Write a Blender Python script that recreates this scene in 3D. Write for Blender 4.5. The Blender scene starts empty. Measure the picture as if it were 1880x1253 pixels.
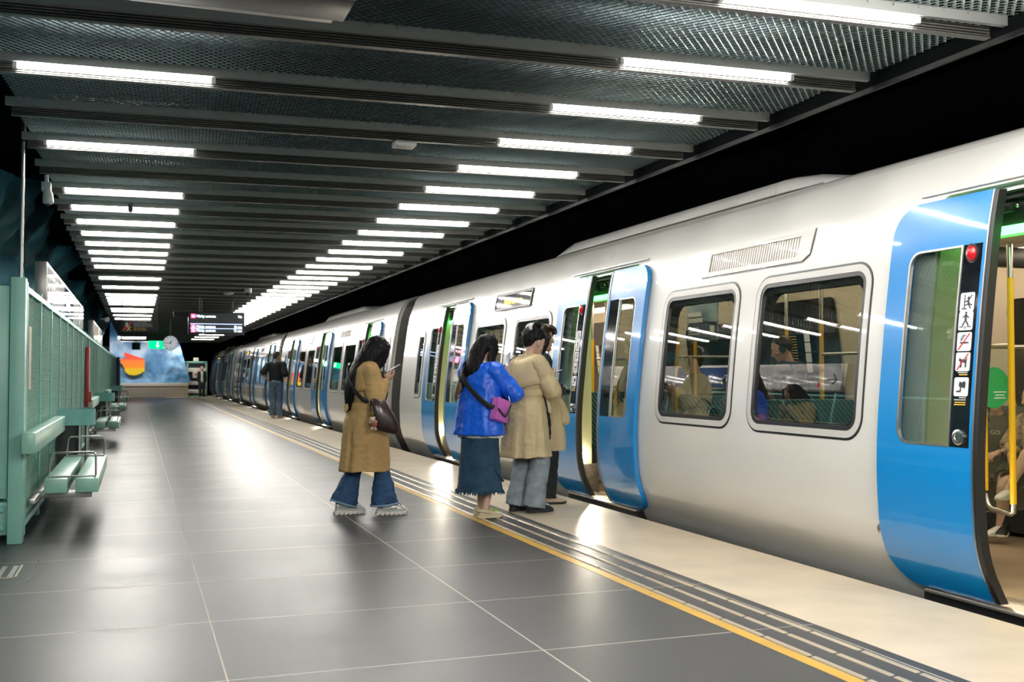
import bpy, bmesh, math, random
from mathutils import Vector, Matrix, noise
from mathutils.geometry import delaunay_2d_cdt
R = math.radians
PI = math.pi
random.seed(7)
scn = bpy.context.scene
col = scn.collection

# ------------------------------------------------------------------ camera, world, exposure
F_PX = 1914.0
cam_d = bpy.data.cameras.new('camera')
cam_d.sensor_width = 36.0
cam_d.lens = 36.0 * F_PX / 1880.0
cam_d.clip_start = 0.05
cam_d.clip_end = 400
cam_d.dof.use_dof = True
cam_d.dof.focus_distance = 7.6
cam_d.dof.aperture_fstop = 4.5
cam = bpy.data.objects.new('viewpoint', cam_d)
col.objects.link(cam)
cam.location = (0, 0, 1.28)
cam.rotation_euler = (R(90 + 1.840), 0, R(-19.798))
scn.camera = cam

world = bpy.data.worlds.new('underground')
scn.world = world
world.use_nodes = True
world.node_tree.nodes['Background'].inputs[0].default_value = (0.006, 0.008, 0.010, 1)
world.node_tree.nodes['Background'].inputs[1].default_value = 1.0

scn.view_settings.view_transform = 'Standard'
scn.view_settings.look = 'None'
scn.view_settings.exposure = 0.92
scn.view_settings.gamma = 1.0
scn.view_settings.use_curve_mapping = False
try:
    scn.cycles.max_bounces = 8
    scn.cycles.diffuse_bounces = 3
    scn.cycles.glossy_bounces = 4
    scn.cycles.transmission_bounces = 4
    scn.cycles.transparent_max_bounces = 12
    scn.cycles.sample_clamp_indirect = 6.0
    scn.cycles.caustics_reflective = False
    scn.cycles.caustics_refractive = False
except Exception:
    pass

TUBE = 84.0          # radiance of the ceiling tubes
def area_light(name, loc, size, power, colr=(1, .96, .9), rot=(0, 0, 0)):
    d = bpy.data.lights.new(name, 'AREA')
    d.shape = 'RECTANGLE'
    d.size, d.size_y = size
    d.energy = power
    d.color = colr
    o = bpy.data.objects.new(name, d)
    o.location = loc
    o.rotation_euler = rot
    col.objects.link(o)
    return o
# the station's ceiling tubes that hang over and behind the photographer, plus added fill
for k in range(-11, 0):
    for x in (3.16, -0.13):
        area_light('ceiling_tube_and_fill_light', (x, 4.38 + 1.085 * k, 3.06), (1.1, .04), 9)
        if k > -8:
            area_light('ceiling_tube_and_fill_light', (x, 4.38 + 1.085 * k, 3.07), (1.1, .04), 10.5, rot=(R(62), 0, 0))  # added fill tilted forward, brightens surfaces that face the camera

# ------------------------------------------------------------------ materials
M = {}
def mk(name, rgb, rough=.5, metal=0., coat=0., var=0., vscale=6., bump=0., bscale=120., emit=None, es=1., rgb2=None, spec=.5, sheen=0.):
    m = bpy.data.materials.new(name)
    m.use_nodes = True
    nt = m.node_tree
    b = nt.nodes['Principled BSDF']
    b.inputs['Base Color'].default_value = (*rgb, 1)
    b.inputs['Roughness'].default_value = rough
    b.inputs['Metallic'].default_value = metal
    b.inputs['Coat Weight'].default_value = coat
    b.inputs['Coat Roughness'].default_value = .04
    b.inputs['Specular IOR Level'].default_value = spec
    if sheen:
        b.inputs['Sheen Weight'].default_value = sheen
    if emit:
        b.inputs['Emission Color'].default_value = (*emit, 1)
        b.inputs['Emission Strength'].default_value = es
    if var or bump:
        tc = nt.nodes.new('ShaderNodeTexCoord')
    if var:
        n = nt.nodes.new('ShaderNodeTexNoise')
        n.inputs['Scale'].default_value = vscale
        n.inputs['Detail'].default_value = 6
        nt.links.new(tc.outputs['Object'], n.inputs['Vector'])
        mx = nt.nodes.new('ShaderNodeMix')
        mx.data_type = 'RGBA'
        c2 = rgb2 if rgb2 else tuple(c * (1 - var) for c in rgb)
        mx.inputs[6].default_value = (*rgb, 1)
        mx.inputs[7].default_value = (*c2, 1)
        rp = nt.nodes.new('ShaderNodeMapRange')
        rp.inputs[1].default_value = .35
        rp.inputs[2].default_value = .65
        nt.links.new(n.outputs[0], rp.inputs[0])
        nt.links.new(rp.outputs[0], mx.inputs[0])
        nt.links.new(mx.outputs[2], b.inputs['Base Color'])
    if bump:
        n2 = nt.nodes.new('ShaderNodeTexNoise')
        n2.inputs['Scale'].default_value = bscale
        n2.inputs['Detail'].default_value = 4
        nt.links.new(tc.outputs['Object'], n2.inputs['Vector'])
        bp = nt.nodes.new('ShaderNodeBump')
        bp.inputs['Strength'].default_value = bump
        bp.inputs['Distance'].default_value = .01
        nt.links.new(n2.outputs[0], bp.inputs['Height'])
        nt.links.new(bp.outputs[0], b.inputs['Normal'])
    M[name] = m
    return m

def mk_glass(name, tint, refl=1.0, rough=0.0, ior=1.5):
    m = bpy.data.materials.new(name)
    m.use_nodes = True
    nt = m.node_tree
    nt.nodes.remove(nt.nodes['Principled BSDF'])
    out = nt.nodes['Material Output']
    t = nt.nodes.new('ShaderNodeBsdfTransparent')
    t.inputs[0].default_value = (*tint, 1)
    g = nt.nodes.new('ShaderNodeBsdfGlossy')
    g.inputs['Roughness'].default_value = rough
    g.inputs['Color'].default_value = (1, 1, 1, 1)
    fr = nt.nodes.new('ShaderNodeFresnel')
    ge = nt.nodes.new('ShaderNodeNewGeometry')
    io = nt.nodes.new('ShaderNodeMapRange')          # the same index seen from either side of the pane
    io.inputs[3].default_value = ior
    io.inputs[4].default_value = 1 / ior
    nt.links.new(ge.outputs['Backfacing'], io.inputs[0])
    nt.links.new(io.outputs[0], fr.inputs[0])
    mul = nt.nodes.new('ShaderNodeMath')
    mul.operation = 'MULTIPLY'
    mul.inputs[1].default_value = refl
    mx = nt.nodes.new('ShaderNodeMixShader')
    nt.links.new(fr.outputs[0], mul.inputs[0])
    nt.links.new(mul.outputs[0], mx.inputs[0])
    nt.links.new(t.outputs[0], mx.inputs[1])
    nt.links.new(g.outputs[0], mx.inputs[2])
    nt.links.new(mx.outputs[0], out.inputs[0])
    M[name] = m
    return m

mk('train_white', (.80, .79, .755), .3, coat=.9)
mk('train_blue', (.003, .265, .70), .28, coat=.9)
mk('rubber', (.012, .013, .014), .45)
mk('black_gloss', (.006, .008, .012), .08, coat=.6)
mk('frame_dark', (.02, .022, .026), .3)
mk('frame_grey', (.62, .61, .58), .35, coat=.3)
mk('bellows', (.10, .092, .085), .6, var=.4, vscale=30)
mk('steel', (.62, .61, .59), .22, metal=1.)
mk('steel_dull', (.40, .40, .39), .38, metal=1.)
mk('sill_metal', (.72, .66, .58), .32, metal=.9)
mk('grille_metal', (.34, .29, .24), .5, metal=.3)
mk('grille_dark', (.03, .022, .018), .8)
mk('black', (.006, .006, .007), .6)
mk('charcoal', (.03, .03, .033), .5)
mk('yellow_pole', (.80, .46, .01), .35, coat=.3)
mk('cream_panel', (.56, .49, .39), .45)
mk('pale_green_panel', (.62, .66, .42), .45)
mk('int_floor', (.40, .31, .21), .4, var=.25, vscale=3)
mk('int_ceiling', (.72, .66, .56), .5)
mk('seat_shell', (.03, .035, .04), .5)
mk('sticker_white', (.78, .80, .82), .45)
mk('sticker_ink', (.015, .02, .03), .5)
mk('sticker_red', (.65, .02, .05), .5)
mk('sticker_yellow', (.8, .5, .02), .5)
mk('red_lamp', (.55, .01, .02), .15, coat=1., emit=(1, .02, .03), es=.06)
mk('led_orange', (.9, .35, .01), .5, emit=(1, .42, .01), es=2.6)
mk('led_green', (.1, .9, .2), .5, emit=(.12, 1, .18), es=3.2)
mk('int_tube', (1, .9, .75), .5, emit=(1, .84, .62), es=5.)
mk('door_lamp', (1, .95, .85), .5, emit=(1, .90, .72), es=70.)
mk('tube', (1, 1, 1), .5, emit=(1, .955, .89), es=TUBE)
mk('alu', (.14, .135, .125), .40, metal=.25)
mk('mesh_metal', (.84, .90, .87), .42, metal=.15)
mk('flange', (.36, .37, .36), .5, metal=.2)
mk('lid_grey', (.10, .13, .14), .9, spec=.1)
mk('slab_dark', (.008, .009, .010), .9, spec=.05)
mk('fence_green', (.27, .57, .47), .42, var=.16, vscale=2.5)
mk('fence_pale', (.58, .80, .69), .5)
mk('fence_teal', (.20, .52, .48), .45, var=.1)
mk('bench_green', (.30, .58, .47), .35, var=.2, vscale=8)
mk('poster_beige', (.55, .47, .38), .6)
mk('red_paint', (.45, .035, .03), .4)
mk('sign_pale', (.74, .72, .70), .14)
mk('sign_lit', (.50, .49, .475), .035, emit=(1, .97, .93), es=.16)
mk('sign_blue', (.05, .10, .28), .035)
mk('sign_frame', (.42, .41, .39), .35, metal=.7)
mk('rock_left', (.020, .070, .095), .75, var=1., vscale=1.1, rgb2=(.08, .32, .42), bump=.6, bscale=5)
mk('rock_black', (.0035, .007, .012), .9, var=1., vscale=.8, rgb2=(.002, .003, .004), bump=.6, bscale=5)
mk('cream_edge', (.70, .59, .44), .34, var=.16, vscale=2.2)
mk('yellow_line', (.62, .36, .05), .45, var=.15, vscale=9)
mk('tactile', (.66, .56, .42), .3, metal=.55)
mk('track', (.006, .006, .006), .9)
mk('white_plastic', (.75, .75, .74), .35)
mk('sign_black', (.012, .014, .020), .35)
mk('screen_grey', (.045, .06, .062), .3)
mk('screen_white', (1, 1, 1), .5, emit=(.66, .90, 1.), es=2.6)
mk('screen_blue', (.5, .6, 1), .5, emit=(.42, .50, 1.), es=2.2)
mk('screen_red', (1, .1, .2), .5, emit=(1., .06, .16), es=3.)
mk('exit_green', (.02, .6, .2), .5, emit=(.0, .62, .20), es=1.1)
mk('exit_white', (1, 1, 1), .5, emit=(.9, 1, .95), es=1.6)
mk('clock_face', (.85, .86, .88), .4, emit=(.85, .88, 1), es=.22)
mk('tile_beige', (.36, .31, .25), .35)
mk('tile_cap', (.66, .58, .47), .4)
mk('navy', (.01, .015, .12), .4)
mk('gate_white', (.80, .76, .72), .5)
mk('text_grey', (.55, .55, .55), .5)
mk('text_yellow', (.80, .52, .05), .5)
mk('ink', (.02, .022, .025), .4)
mk('ad_blue', (.05, .11, .20), .35, var=.9, vscale=5, rgb2=(.30, .38, .42))
mk('ad_navy', (.012, .03, .06), .35)
mk('green_disc', (.02, .36, .10), .3, coat=.3)
# skin, hair, clothes
mk('skin', (.62, .37, .26), .5, var=.12, vscale=14)
mk('skin_pale', (.66, .42, .31), .5, var=.1, vscale=14)
mk('eye_white', (.75, .72, .68), .25)
mk('eye_dark', (.02, .012, .01), .15)
mk('lip', (.42, .13, .11), .45)
mk('hair_black', (.006, .005, .006), .5, spec=.18)
mk('hair_brown', (.035, .018, .011), .42, spec=.5)
mk('hair_tip', (.11, .065, .035), .45)
mk('hair_blond', (.50, .30, .12), .5)
mk('hair_grey', (.55, .46, .32), .5)
mk('trench_tan', (.50, .32, .125), .72, var=.14, vscale=4, bump=.10, bscale=300)
mk('trench_beige', (.64, .515, .30), .7, var=.12, vscale=4, bump=.10, bscale=300)
mk('trench_dark', (.24, .155, .07), .75)
mk('denim_blue', (.028, .085, .20), .8, var=.35, vscale=16, bump=.15, bscale=500)
mk('denim_dark', (.018, .066, .125), .85, var=.4, vscale=14, bump=.15, bscale=500)
mk('denim_light', (.30, .36, .40), .8, var=.3, vscale=12, bump=.15, bscale=500)
mk('denim_mid', (.16, .24, .34), .8, var=.3, vscale=12, bump=.1, bscale=400)
mk('denim_hem', (.20, .30, .40), .9)
mk('jacket_blue', (.005, .125, .80), .38, var=.12, vscale=5, bump=.08, bscale=60)
mk('black_cloth', (.010, .013, .016), .8, bump=.08, bscale=200)
mk('navy_cloth', (.008, .016, .028), .7)
mk('white_cloth', (.72, .70, .66), .8)
mk('olive_cloth', (.055, .055, .022), .8, var=.3, vscale=9)
mk('grey_cloth', (.11, .115, .09), .85, var=.15, vscale=8)
mk('pattern_cloth', (.62, .48, .30), .85, var=.6, vscale=30)
mk('leather_brown', (.045, .022, .022), .3, coat=.3, var=.3, vscale=6)
mk('leather_black', (.012, .009, .009), .35, coat=.2)
mk('purple', (.55, .13, .53), .55, bump=.08, bscale=200)
mk('strap_black', (.010, .012, .014), .6)
mk('silver_shoe', (.66, .67, .66), .3, metal=.35, coat=.3)
mk('cream_clog', (.66, .57, .38), .5)
mk('black_clog', (.018, .024, .028), .5)
mk('sole_white', (.70, .66, .58), .6)
mk('beige_shoe', (.55, .42, .30), .6)
mk('lime', (.35, .48, .03), .4)
mk('phone_black', (.012, .012, .014), .2)
mk('phone_glass', (.20, .24, .34), .1, emit=(.30, .36, .50), es=.25)
mk('plush', (.60, .46, .32), .95, var=.5, vscale=30)
mk('plush_red', (.36, .07, .02), .95)
mk('gold', (.7, .45, .08), .3, metal=.8)
mk_glass('window_glass', (.50, .57, .54), 3.2)
mk_glass('screen_glass', (.90, .95, .92), 1.0)

# patterned seat cloth
m = mk('seat_cloth', (.006, .045, .052), .85)
nt = m.node_tree
tc = nt.nodes.new('ShaderNodeTexCoord')
mp = nt.nodes.new('ShaderNodeMapping')
mp.inputs['Rotation'].default_value = (R(50), R(35), R(20))
wv = nt.nodes.new('ShaderNodeTexWave')
wv.inputs['Scale'].default_value = 9
rp = nt.nodes.new('ShaderNodeMapRange')
rp.inputs[1].default_value = .80
rp.inputs[2].default_value = .9
mx = nt.nodes.new('ShaderNodeMix')
mx.data_type = 'RGBA'
mx.inputs[6].default_value = (.006, .045, .052, 1)
mx.inputs[7].default_value = (.10, .26, .30, 1)
nt.links.new(tc.outputs['Object'], mp.inputs[0])
nt.links.new(mp.outputs[0], wv.inputs[0])
nt.links.new(wv.outputs[0], rp.inputs[0])
nt.links.new(rp.outputs[0], mx.inputs[0])
nt.links.new(mx.outputs[2], nt.nodes['Principled BSDF'].inputs['Base Color'])

def grid_mat(name, base, line, px, ox, py, oy, lw, rough, rvar, axes=('X', 'Y'), var=.35, spec=.5):
    """slab material with thin joint lines, in object coordinates"""
    m = mk(name, base, rough)
    nt = m.node_tree
    b = nt.nodes['Principled BSDF']
    b.inputs['Specular IOR Level'].default_value = spec
    tc = nt.nodes.new('ShaderNodeTexCoord')
    sp = nt.nodes.new('ShaderNodeSeparateXYZ')
    nt.links.new(tc.outputs['Object'], sp.inputs[0])
    def line_of(ax, per, off):
        a = nt.nodes.new('ShaderNodeMath'); a.operation = 'SUBTRACT'; a.inputs[1].default_value = off - per / 2
        d = nt.nodes.new('ShaderNodeMath'); d.operation = 'DIVIDE'; d.inputs[1].default_value = per
        f = nt.nodes.new('ShaderNodeMath'); f.operation = 'FRACT'
        s = nt.nodes.new('ShaderNodeMath'); s.operation = 'SUBTRACT'; s.inputs[1].default_value = .5
        ab = nt.nodes.new('ShaderNodeMath'); ab.operation = 'ABSOLUTE'
        lt = nt.nodes.new('ShaderNodeMath'); lt.operation = 'LESS_THAN'; lt.inputs[1].default_value = lw / 2 / per
        nt.links.new(sp.outputs[ax], a.inputs[0])
        for p, q in ((a, d), (d, f), (f, s), (s, ab), (ab, lt)):
            nt.links.new(p.outputs[0], q.inputs[0])
        return lt
    l1, l2 = line_of(axes[0], px, ox), line_of(axes[1], py, oy)
    mxx = nt.nodes.new('ShaderNodeMath'); mxx.operation = 'MAXIMUM'
    nt.links.new(l1.outputs[0], mxx.inputs[0]); nt.links.new(l2.outputs[0], mxx.inputs[1])
    n = nt.nodes.new('ShaderNodeTexNoise'); n.inputs['Scale'].default_value = 1.1; n.inputs['Detail'].default_value = 7
    n.inputs['Roughness'].default_value = .55
    nt.links.new(tc.outputs['Object'], n.inputs['Vector'])
    m1 = nt.nodes.new('ShaderNodeMix'); m1.data_type = 'RGBA'
    m1.inputs[6].default_value = (*[c * (1 - var) for c in base], 1)
    m1.inputs[7].default_value = (*[c * (1 + var) for c in base], 1)
    nt.links.new(n.outputs[0], m1.inputs[0])
    m2 = nt.nodes.new('ShaderNodeMix'); m2.data_type = 'RGBA'
    m2.inputs[7].default_value = (*line, 1)
    nt.links.new(m1.outputs[2], m2.inputs[6]); nt.links.new(mxx.outputs[0], m2.inputs[0])
    nt.links.new(m2.outputs[2], b.inputs['Base Color'])
    rr = nt.nodes.new('ShaderNodeMapRange')
    rr.inputs[1].default_value = .3; rr.inputs[2].default_value = .7
    rr.inputs[3].default_value = rough - rvar; rr.inputs[4].default_value = rough + rvar
    nt.links.new(n.outputs[0], rr.inputs[0])
    ad = nt.nodes.new('ShaderNodeMath'); ad.operation = 'MULTIPLY_ADD'; ad.inputs[1].default_value = .3
    nt.links.new(mxx.outputs[0], ad.inputs[0]); nt.links.new(rr.outputs[0], ad.inputs[2])
    nt.links.new(ad.outputs[0], b.inputs['Roughness'])
    return m
grid_mat('floor_slate', (.050, .052, .054), (.46, .42, .36), 1.42, .372, 1.10, 4.545, .009, .42, .035, spec=.24)
grid_mat('wall_tile', (.36, .31, .25), (.25, .21, .17), .2, 0, .2, 0, .02, .35, .03, axes=('X', 'Z'), var=.08)

# ------------------------------------------------------------------ mesh builder
class MB:
    def __init__(s):
        s.v, s.f, s.mi = [], [], []
        s.m = 0
    def add(s, vs, fs):
        o = len(s.v)
        s.v += [tuple(p) for p in vs]
        for f in fs:
            s.f.append(tuple(i + o for i in f))
            s.mi.append(s.m)
        return s
    def box(s, x0, x1, y0, y1, z0, z1):
        if x0 > x1: x0, x1 = x1, x0
        if y0 > y1: y0, y1 = y1, y0
        if z0 > z1: z0, z1 = z1, z0
        return s.add([(x0, y0, z0), (x1, y0, z0), (x1, y1, z0), (x0, y1, z0), (x0, y0, z1), (x1, y0, z1), (x1, y1, z1), (x0, y1, z1)],
                     [(0, 3, 2, 1), (4, 5, 6, 7), (0, 1, 5, 4), (1, 2, 6, 5), (2, 3, 7, 6), (3, 0, 4, 7)])
    def loft(s, rings, cap0=True, cap1=True, closed=True):
        n = len(rings[0])
        vs = [p for r in rings for p in r]
        fs = []
        for i in range(len(rings) - 1):
            for j in range(n if closed else n - 1):
                k = (j + 1) % n
                fs.append((i * n + j, i * n + k, (i + 1) * n + k, (i + 1) * n + j))
        if cap0: fs.append(tuple(range(n))[::-1])
        if cap1: fs.append(tuple((len(rings) - 1) * n + j for j in range(n)))
        return s.add(vs, fs)
    def tube(s, pts, r, n=10, cap=True):
        pts = [Vector(p) for p in pts]
        rs = r if isinstance(r, (list, tuple)) else [r] * len(pts)
        rings, ref = [], None
        for i, p in enumerate(pts):
            t = (pts[min(i + 1, len(pts) - 1)] - pts[max(i - 1, 0)]).normalized()
            if ref is None:
                ref = Vector((0, 0, 1)) if abs(t.z) < .9 else Vector((1, 0, 0))
            a = ref - t * ref.dot(t)
            a.normalize()
            b = t.cross(a)
            ref = a
            rings.append([p + (a * math.cos(2 * PI * j / n) + b * math.sin(2 * PI * j / n)) * rs[i] for j in range(n)])
        return s.loft(rings, cap, cap)
    def prism(s, loop, axis, d0, d1):
        """loop of 2-D points extruded along an axis"""
        def P(a, b, d):
            return {'x': (d, a, b), 'y': (a, d, b), 'z': (a, b, d)}[axis]
        n = len(loop)
        vs = [P(a, b, d0) for a, b in loop] + [P(a, b, d1) for a, b in loop]
        fs = [tuple(range(n)), tuple(range(n, 2 * n))[::-1]]
        fs += [(j, (j + 1) % n, n + (j + 1) % n, n + j) for j in range(n)]
        return s.add(vs, fs)
    def ball(s, c, r, nu=14, nv=9):
        r = r if isinstance(r, (list, tuple)) else (r, r, r)
        rings = []
        for i in range(nv + 1):
            a = -PI / 2 + PI * i / nv
            ca = max(math.cos(a), .02)
            rings.append([(c[0] + r[0] * ca * math.cos(2 * PI * j / nu), c[1] + r[1] * ca * math.sin(2 * PI * j / nu), c[2] + r[2] * math.sin(a)) for j in range(nu)])
        return s.loft(rings)
    def mesh(s, name, org=(0, 0, 0), bevel=0, smooth=True, angle=38):
        me = bpy.data.meshes.new(name)
        me.from_pydata([(p[0] - org[0], p[1] - org[1], p[2] - org[2]) for p in s.v], [], s.f)
        me.polygons.foreach_set('material_index', s.mi)
        bm = bmesh.new()
        bm.from_mesh(me)
        bmesh.ops.recalc_face_normals(bm, faces=bm.faces)
        if bevel:
            es = [e for e in bm.edges if len(e.link_faces) == 2 and e.calc_face_angle(0) > R(35)]
            bmesh.ops.bevel(bm, geom=es, offset=bevel, segments=2, profile=.5, affect='EDGES', clamp_overlap=True)
        bm.to_mesh(me)
        bm.free()
        if smooth:
            me.shade_smooth()
            me.set_sharp_from_angle(angle=R(angle))
        return me
    def build(s, name, mat, parent=None, org=None, loc=(0, 0, 0), **kw):
        """org: point that becomes the object's origin; a top-level object stands there"""
        o_ = org if org is not None else (0, 0, 0)
        me = s.mesh(name, o_, **kw)
        for q in (mat if isinstance(mat, (list, tuple)) else [mat]):
            me.materials.append(M[q])
        ob = bpy.data.objects.new(name, me)
        col.objects.link(ob)
        if parent is not None:
            ob.parent = parent
            ob.location = loc
        else:
            ob.location = o_
        return ob

def tag(o, label=None, cat=None, group=None, kind=None):
    if label: o['label'] = label
    if cat: o['category'] = cat
    if group: o['group'] = group
    if kind: o['kind'] = kind
    return o
def thing(name, loc, label, cat, group=None, rz=0):
    o = bpy.data.objects.new(name, None)
    o.empty_display_size = .2
    col.objects.link(o)
    o.location = loc
    o.rotation_euler = (0, 0, rz)
    return tag(o, label, cat, group)
KIDS = {}
def children(o):
    return [c for c in col.objects if c.parent == o]
def copy_tree(o, loc=None, label=None, group=None):
    r = o.copy()
    col.objects.link(r)
    if loc is not None: r.location = loc
    if label: r['label'] = label
    if group: r['group'] = group
    for c in children(o):
        c2 = c.copy(); c2.parent = r; col.objects.link(c2)
        for g in children(c):
            g2 = g.copy(); g2.parent = c2; col.objects.link(g2)
    return r
def text_mesh(txt, size, align='LEFT'):
    """flat lettering as (verts, faces) in its own x / y plane"""
    cu = bpy.data.curves.new('lettering', 'FONT')
    cu.body = txt
    cu.size = size
    cu.align_x = align
    cu.resolution_u = 2
    ob = bpy.data.objects.new('lettering', cu)
    col.objects.link(ob)
    dg = bpy.context.evaluated_depsgraph_get()
    me = bpy.data.meshes.new_from_object(ob.evaluated_get(dg))
    vs = [tuple(v.co) for v in me.vertices]
    fs = [tuple(p.vertices) for p in me.polygons]
    bpy.data.objects.remove(ob)
    bpy.data.curves.remove(cu)
    bpy.data.meshes.remove(me)
    return vs, fs
def put_text(mb, txt, size, fn, align='LEFT', sx=1.0):
    """fn maps lettering (x, y) to a 3-D point"""
    vs, fs = text_mesh(txt, size, align)
    mb.add([fn(v[0] * sx, v[1]) for v in vs], fs)
def rrect(a0, a1, b0, b1, r, n=5):
    rs = r if isinstance(r, (list, tuple)) else [r] * 4      # corners: (a0,b0) (a1,b0) (a1,b1) (a0,b1)
    out = []
    for (ca, cb, sa, sb, t0, q) in ((a0, b0, 1, 1, 180, rs[0]), (a1, b0, -1, 1, 270, rs[1]), (a1, b1, -1, -1, 0, rs[2]), (a0, b1, 1, -1, 90, rs[3])):
        if q <= 0:
            out.append((ca, cb)); continue
        for i in range(n + 1):
            t = R(t0 + 90 * i / n)
            out.append((ca + sa * q + q * math.cos(t), cb + sb * q + q * math.sin(t)))
    return out
# ------------------------------------------------------------------ the setting
ORD = ('first second third fourth fifth sixth seventh eighth ninth tenth eleventh twelfth thirteenth fourteenth fifteenth sixteenth '
       'seventeenth eighteenth nineteenth twentieth').split()
TENS = {20: 'twenty', 30: 'thirty', 40: 'forty', 50: 'fifty'}
def nth(n):
    if n <= 20: return ORD[n - 1]
    t, r = n // 10 * 10, n % 10
    return (TENS[t][:-1] + 'ieth') if r == 0 else TENS[t] + '-' + ORD[r - 1]
def S(o): return tag(o, kind='structure')
Y_END = 61.5
S(MB().box(-6, 2.80, -8, 66, -.30, 0).build('floor', 'floor_slate'))
S(MB().box(2.872, 3.285, -8, 66, -.30, 0).build('floor', 'floor_slate'))
S(MB().box(2.80, 2.872, -8, 66, -.30, .001).build('trim_1', 'yellow_line'))
S(MB().box(3.285, 4.24, -8, 66, -.30, .0005).build('trim_2', 'cream_edge'))
b = MB()
for xr in (2.897, 3.034, 3.171):
    y = 4.43 - .385 * 30
    while y < 62:
        b.add([(xr - .014, y, 0), (xr + .014, y, 0), (xr + .014, y + .362, 0), (xr - .014, y + .362, 0),
               (xr - .008, y + .008, .006), (xr + .008, y + .008, .006), (xr + .008, y + .354, .006), (xr - .008, y + .354, .006)],
              [(4, 5, 6, 7), (0, 1, 5, 4), (1, 2, 6, 5), (2, 3, 7, 6), (3, 0, 4, 7)])
        y += .385
S(b.build('trim_3', 'tactile', smooth=False))
# pale strip at the far platform end: light from the wall, painted on
S(MB().box(1.55, 3.28, 60.6, 66, -.02, .002).build('trim_painted_light', 'cream_edge'))
# track bed beside and under the train
S(MB().box(4.24, 9.5, -8, 130, -1.35, -1.15).build('floor', 'track'))
S(MB().box(4.20, 4.24, -8, 66, -1.15, -.30).build('wall_platform_edge', 'slab_dark'))

def rock(name, mat, fn, nu, nv, amp, sc):
    rings = []
    for i in range(nu + 1):
        row = []
        for j in range(nv + 1):
            p, nrm = fn(i / nu, j / nv)
            p = Vector(p)
            d = noise.fractal(p * sc, 1.0, 2.0, 5) * amp
            row.append(p + Vector(nrm) * d)
        rings.append(row)
    b = MB()
    b.loft(rings, False, False, closed=False)
    return S(b.build(name, mat, angle=180))
# blasted rock on the left, leaning in towards the ceiling
rock('wall_left', 'rock_left', lambda u, v: ((-2.1 - .5 * math.sin(PI * v), -8 + 72 * u, -.3 + 4.6 * v) if v < .6 else (-2.58 + 2.2 * (v - .6), -8 + 72 * u, -.3 + 4.6 * v), (1, 0, .1)), 300, 40, .75, .55)
# tunnel rock beyond the train
rock('wall_right', 'rock_black', lambda u, v: ((8.6 + .6 * math.sin(PI * v) - 1.4 * max(0, v - .55), -8 + 140 * u, -1.4 + 7 * v), (-1, 0, 0)), 120, 18, .5, .5)
S(MB().box(-4.5, 9.6, -8, 132, 4.6, 4.8).build('ceiling', 'slab_dark'))
S(MB().box(-4.5, 9.6, -8.2, -8, -1.4, 4.8).build('wall_back', 'slab_dark'))
S(MB().box(2.4, 9.6, 131, 131.2, -1.4, 4.8).build('wall_tunnel', 'slab_dark'))

# expanded-metal ceiling bays: one lattice mesh shared by every bay
SKEW = -.05
Y0, PITCH = 4.38, 1.085
CX = 1.70
def lattice(lx, ly, cx, cy, va, tilt):
    """diamond lattice in x (centred) / y (0..ly); strands are ribbons tilted by va"""
    b = MB()
    nx, ny = int(round(lx / cx)), int(round(ly / cy))
    cx, cy = lx / nx, ly / ny
    h = Vector(va) * .5
    vs, fs = [], []
    def strand(ax, ay, bx_, by_):
        A, B = Vector((ax, ay, 0)), Vector((bx_, by_, 0))
        o = len(vs)
        vs.extend([A - h, B - h, B + h, A + h])
        fs.append((o, o + 1, o + 2, o + 3))
    for i in range(nx):
        x0 = -lx / 2 + i * cx
        for j in range(ny):
            y0 = j * cy
            strand(x0, y0 + cy / 2, x0 + cx / 2, y0)
            strand(x0 + cx / 2, y0, x0 + cx, y0 + cy / 2)
            strand(x0, y0 + cy / 2, x0 + cx / 2, y0 + cy)
            strand(x0 + cx / 2, y0 + cy, x0 + cx, y0 + cy / 2)
    return b.add(vs, fs)
lat = lattice(5.08, 1.02, .052, .064, (.002, .028, .013), 0)
lat_me = lat.mesh('ceiling_mesh', smooth=False)
lat_me.materials.append(M['mesh_metal'])
rail_b = MB()
# ribbed profile facing down the platform, flange above it
for i in range(4):
    z = 3.052 + i * .0145
    rail_b.box(-2.52, 2.49, -.016, .020, z, z + .007)
rail_b.box(-2.52, 2.49, -.022, .024, 3.040, 3.0455)
rail_b.box(-2.52, 2.49, .006, .022, 3.044, 3.112)
rib_me = rail_b.mesh('ribs', smooth=False)
rib_me.materials.append(M['alu'])
fl = MB().box(-2.55, 2.55, -.078, -.072, 3.098, 3.152).box(-2.55, 2.55, -.078, -.045, 3.095, 3.098)
for i in range(34):
    fl.ball((-2.5 + i * .15, -.082, 3.135), .006, 6, 4)
fl_me = fl.mesh('flange')
fl_me.materials.append(M['flange'])
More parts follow.
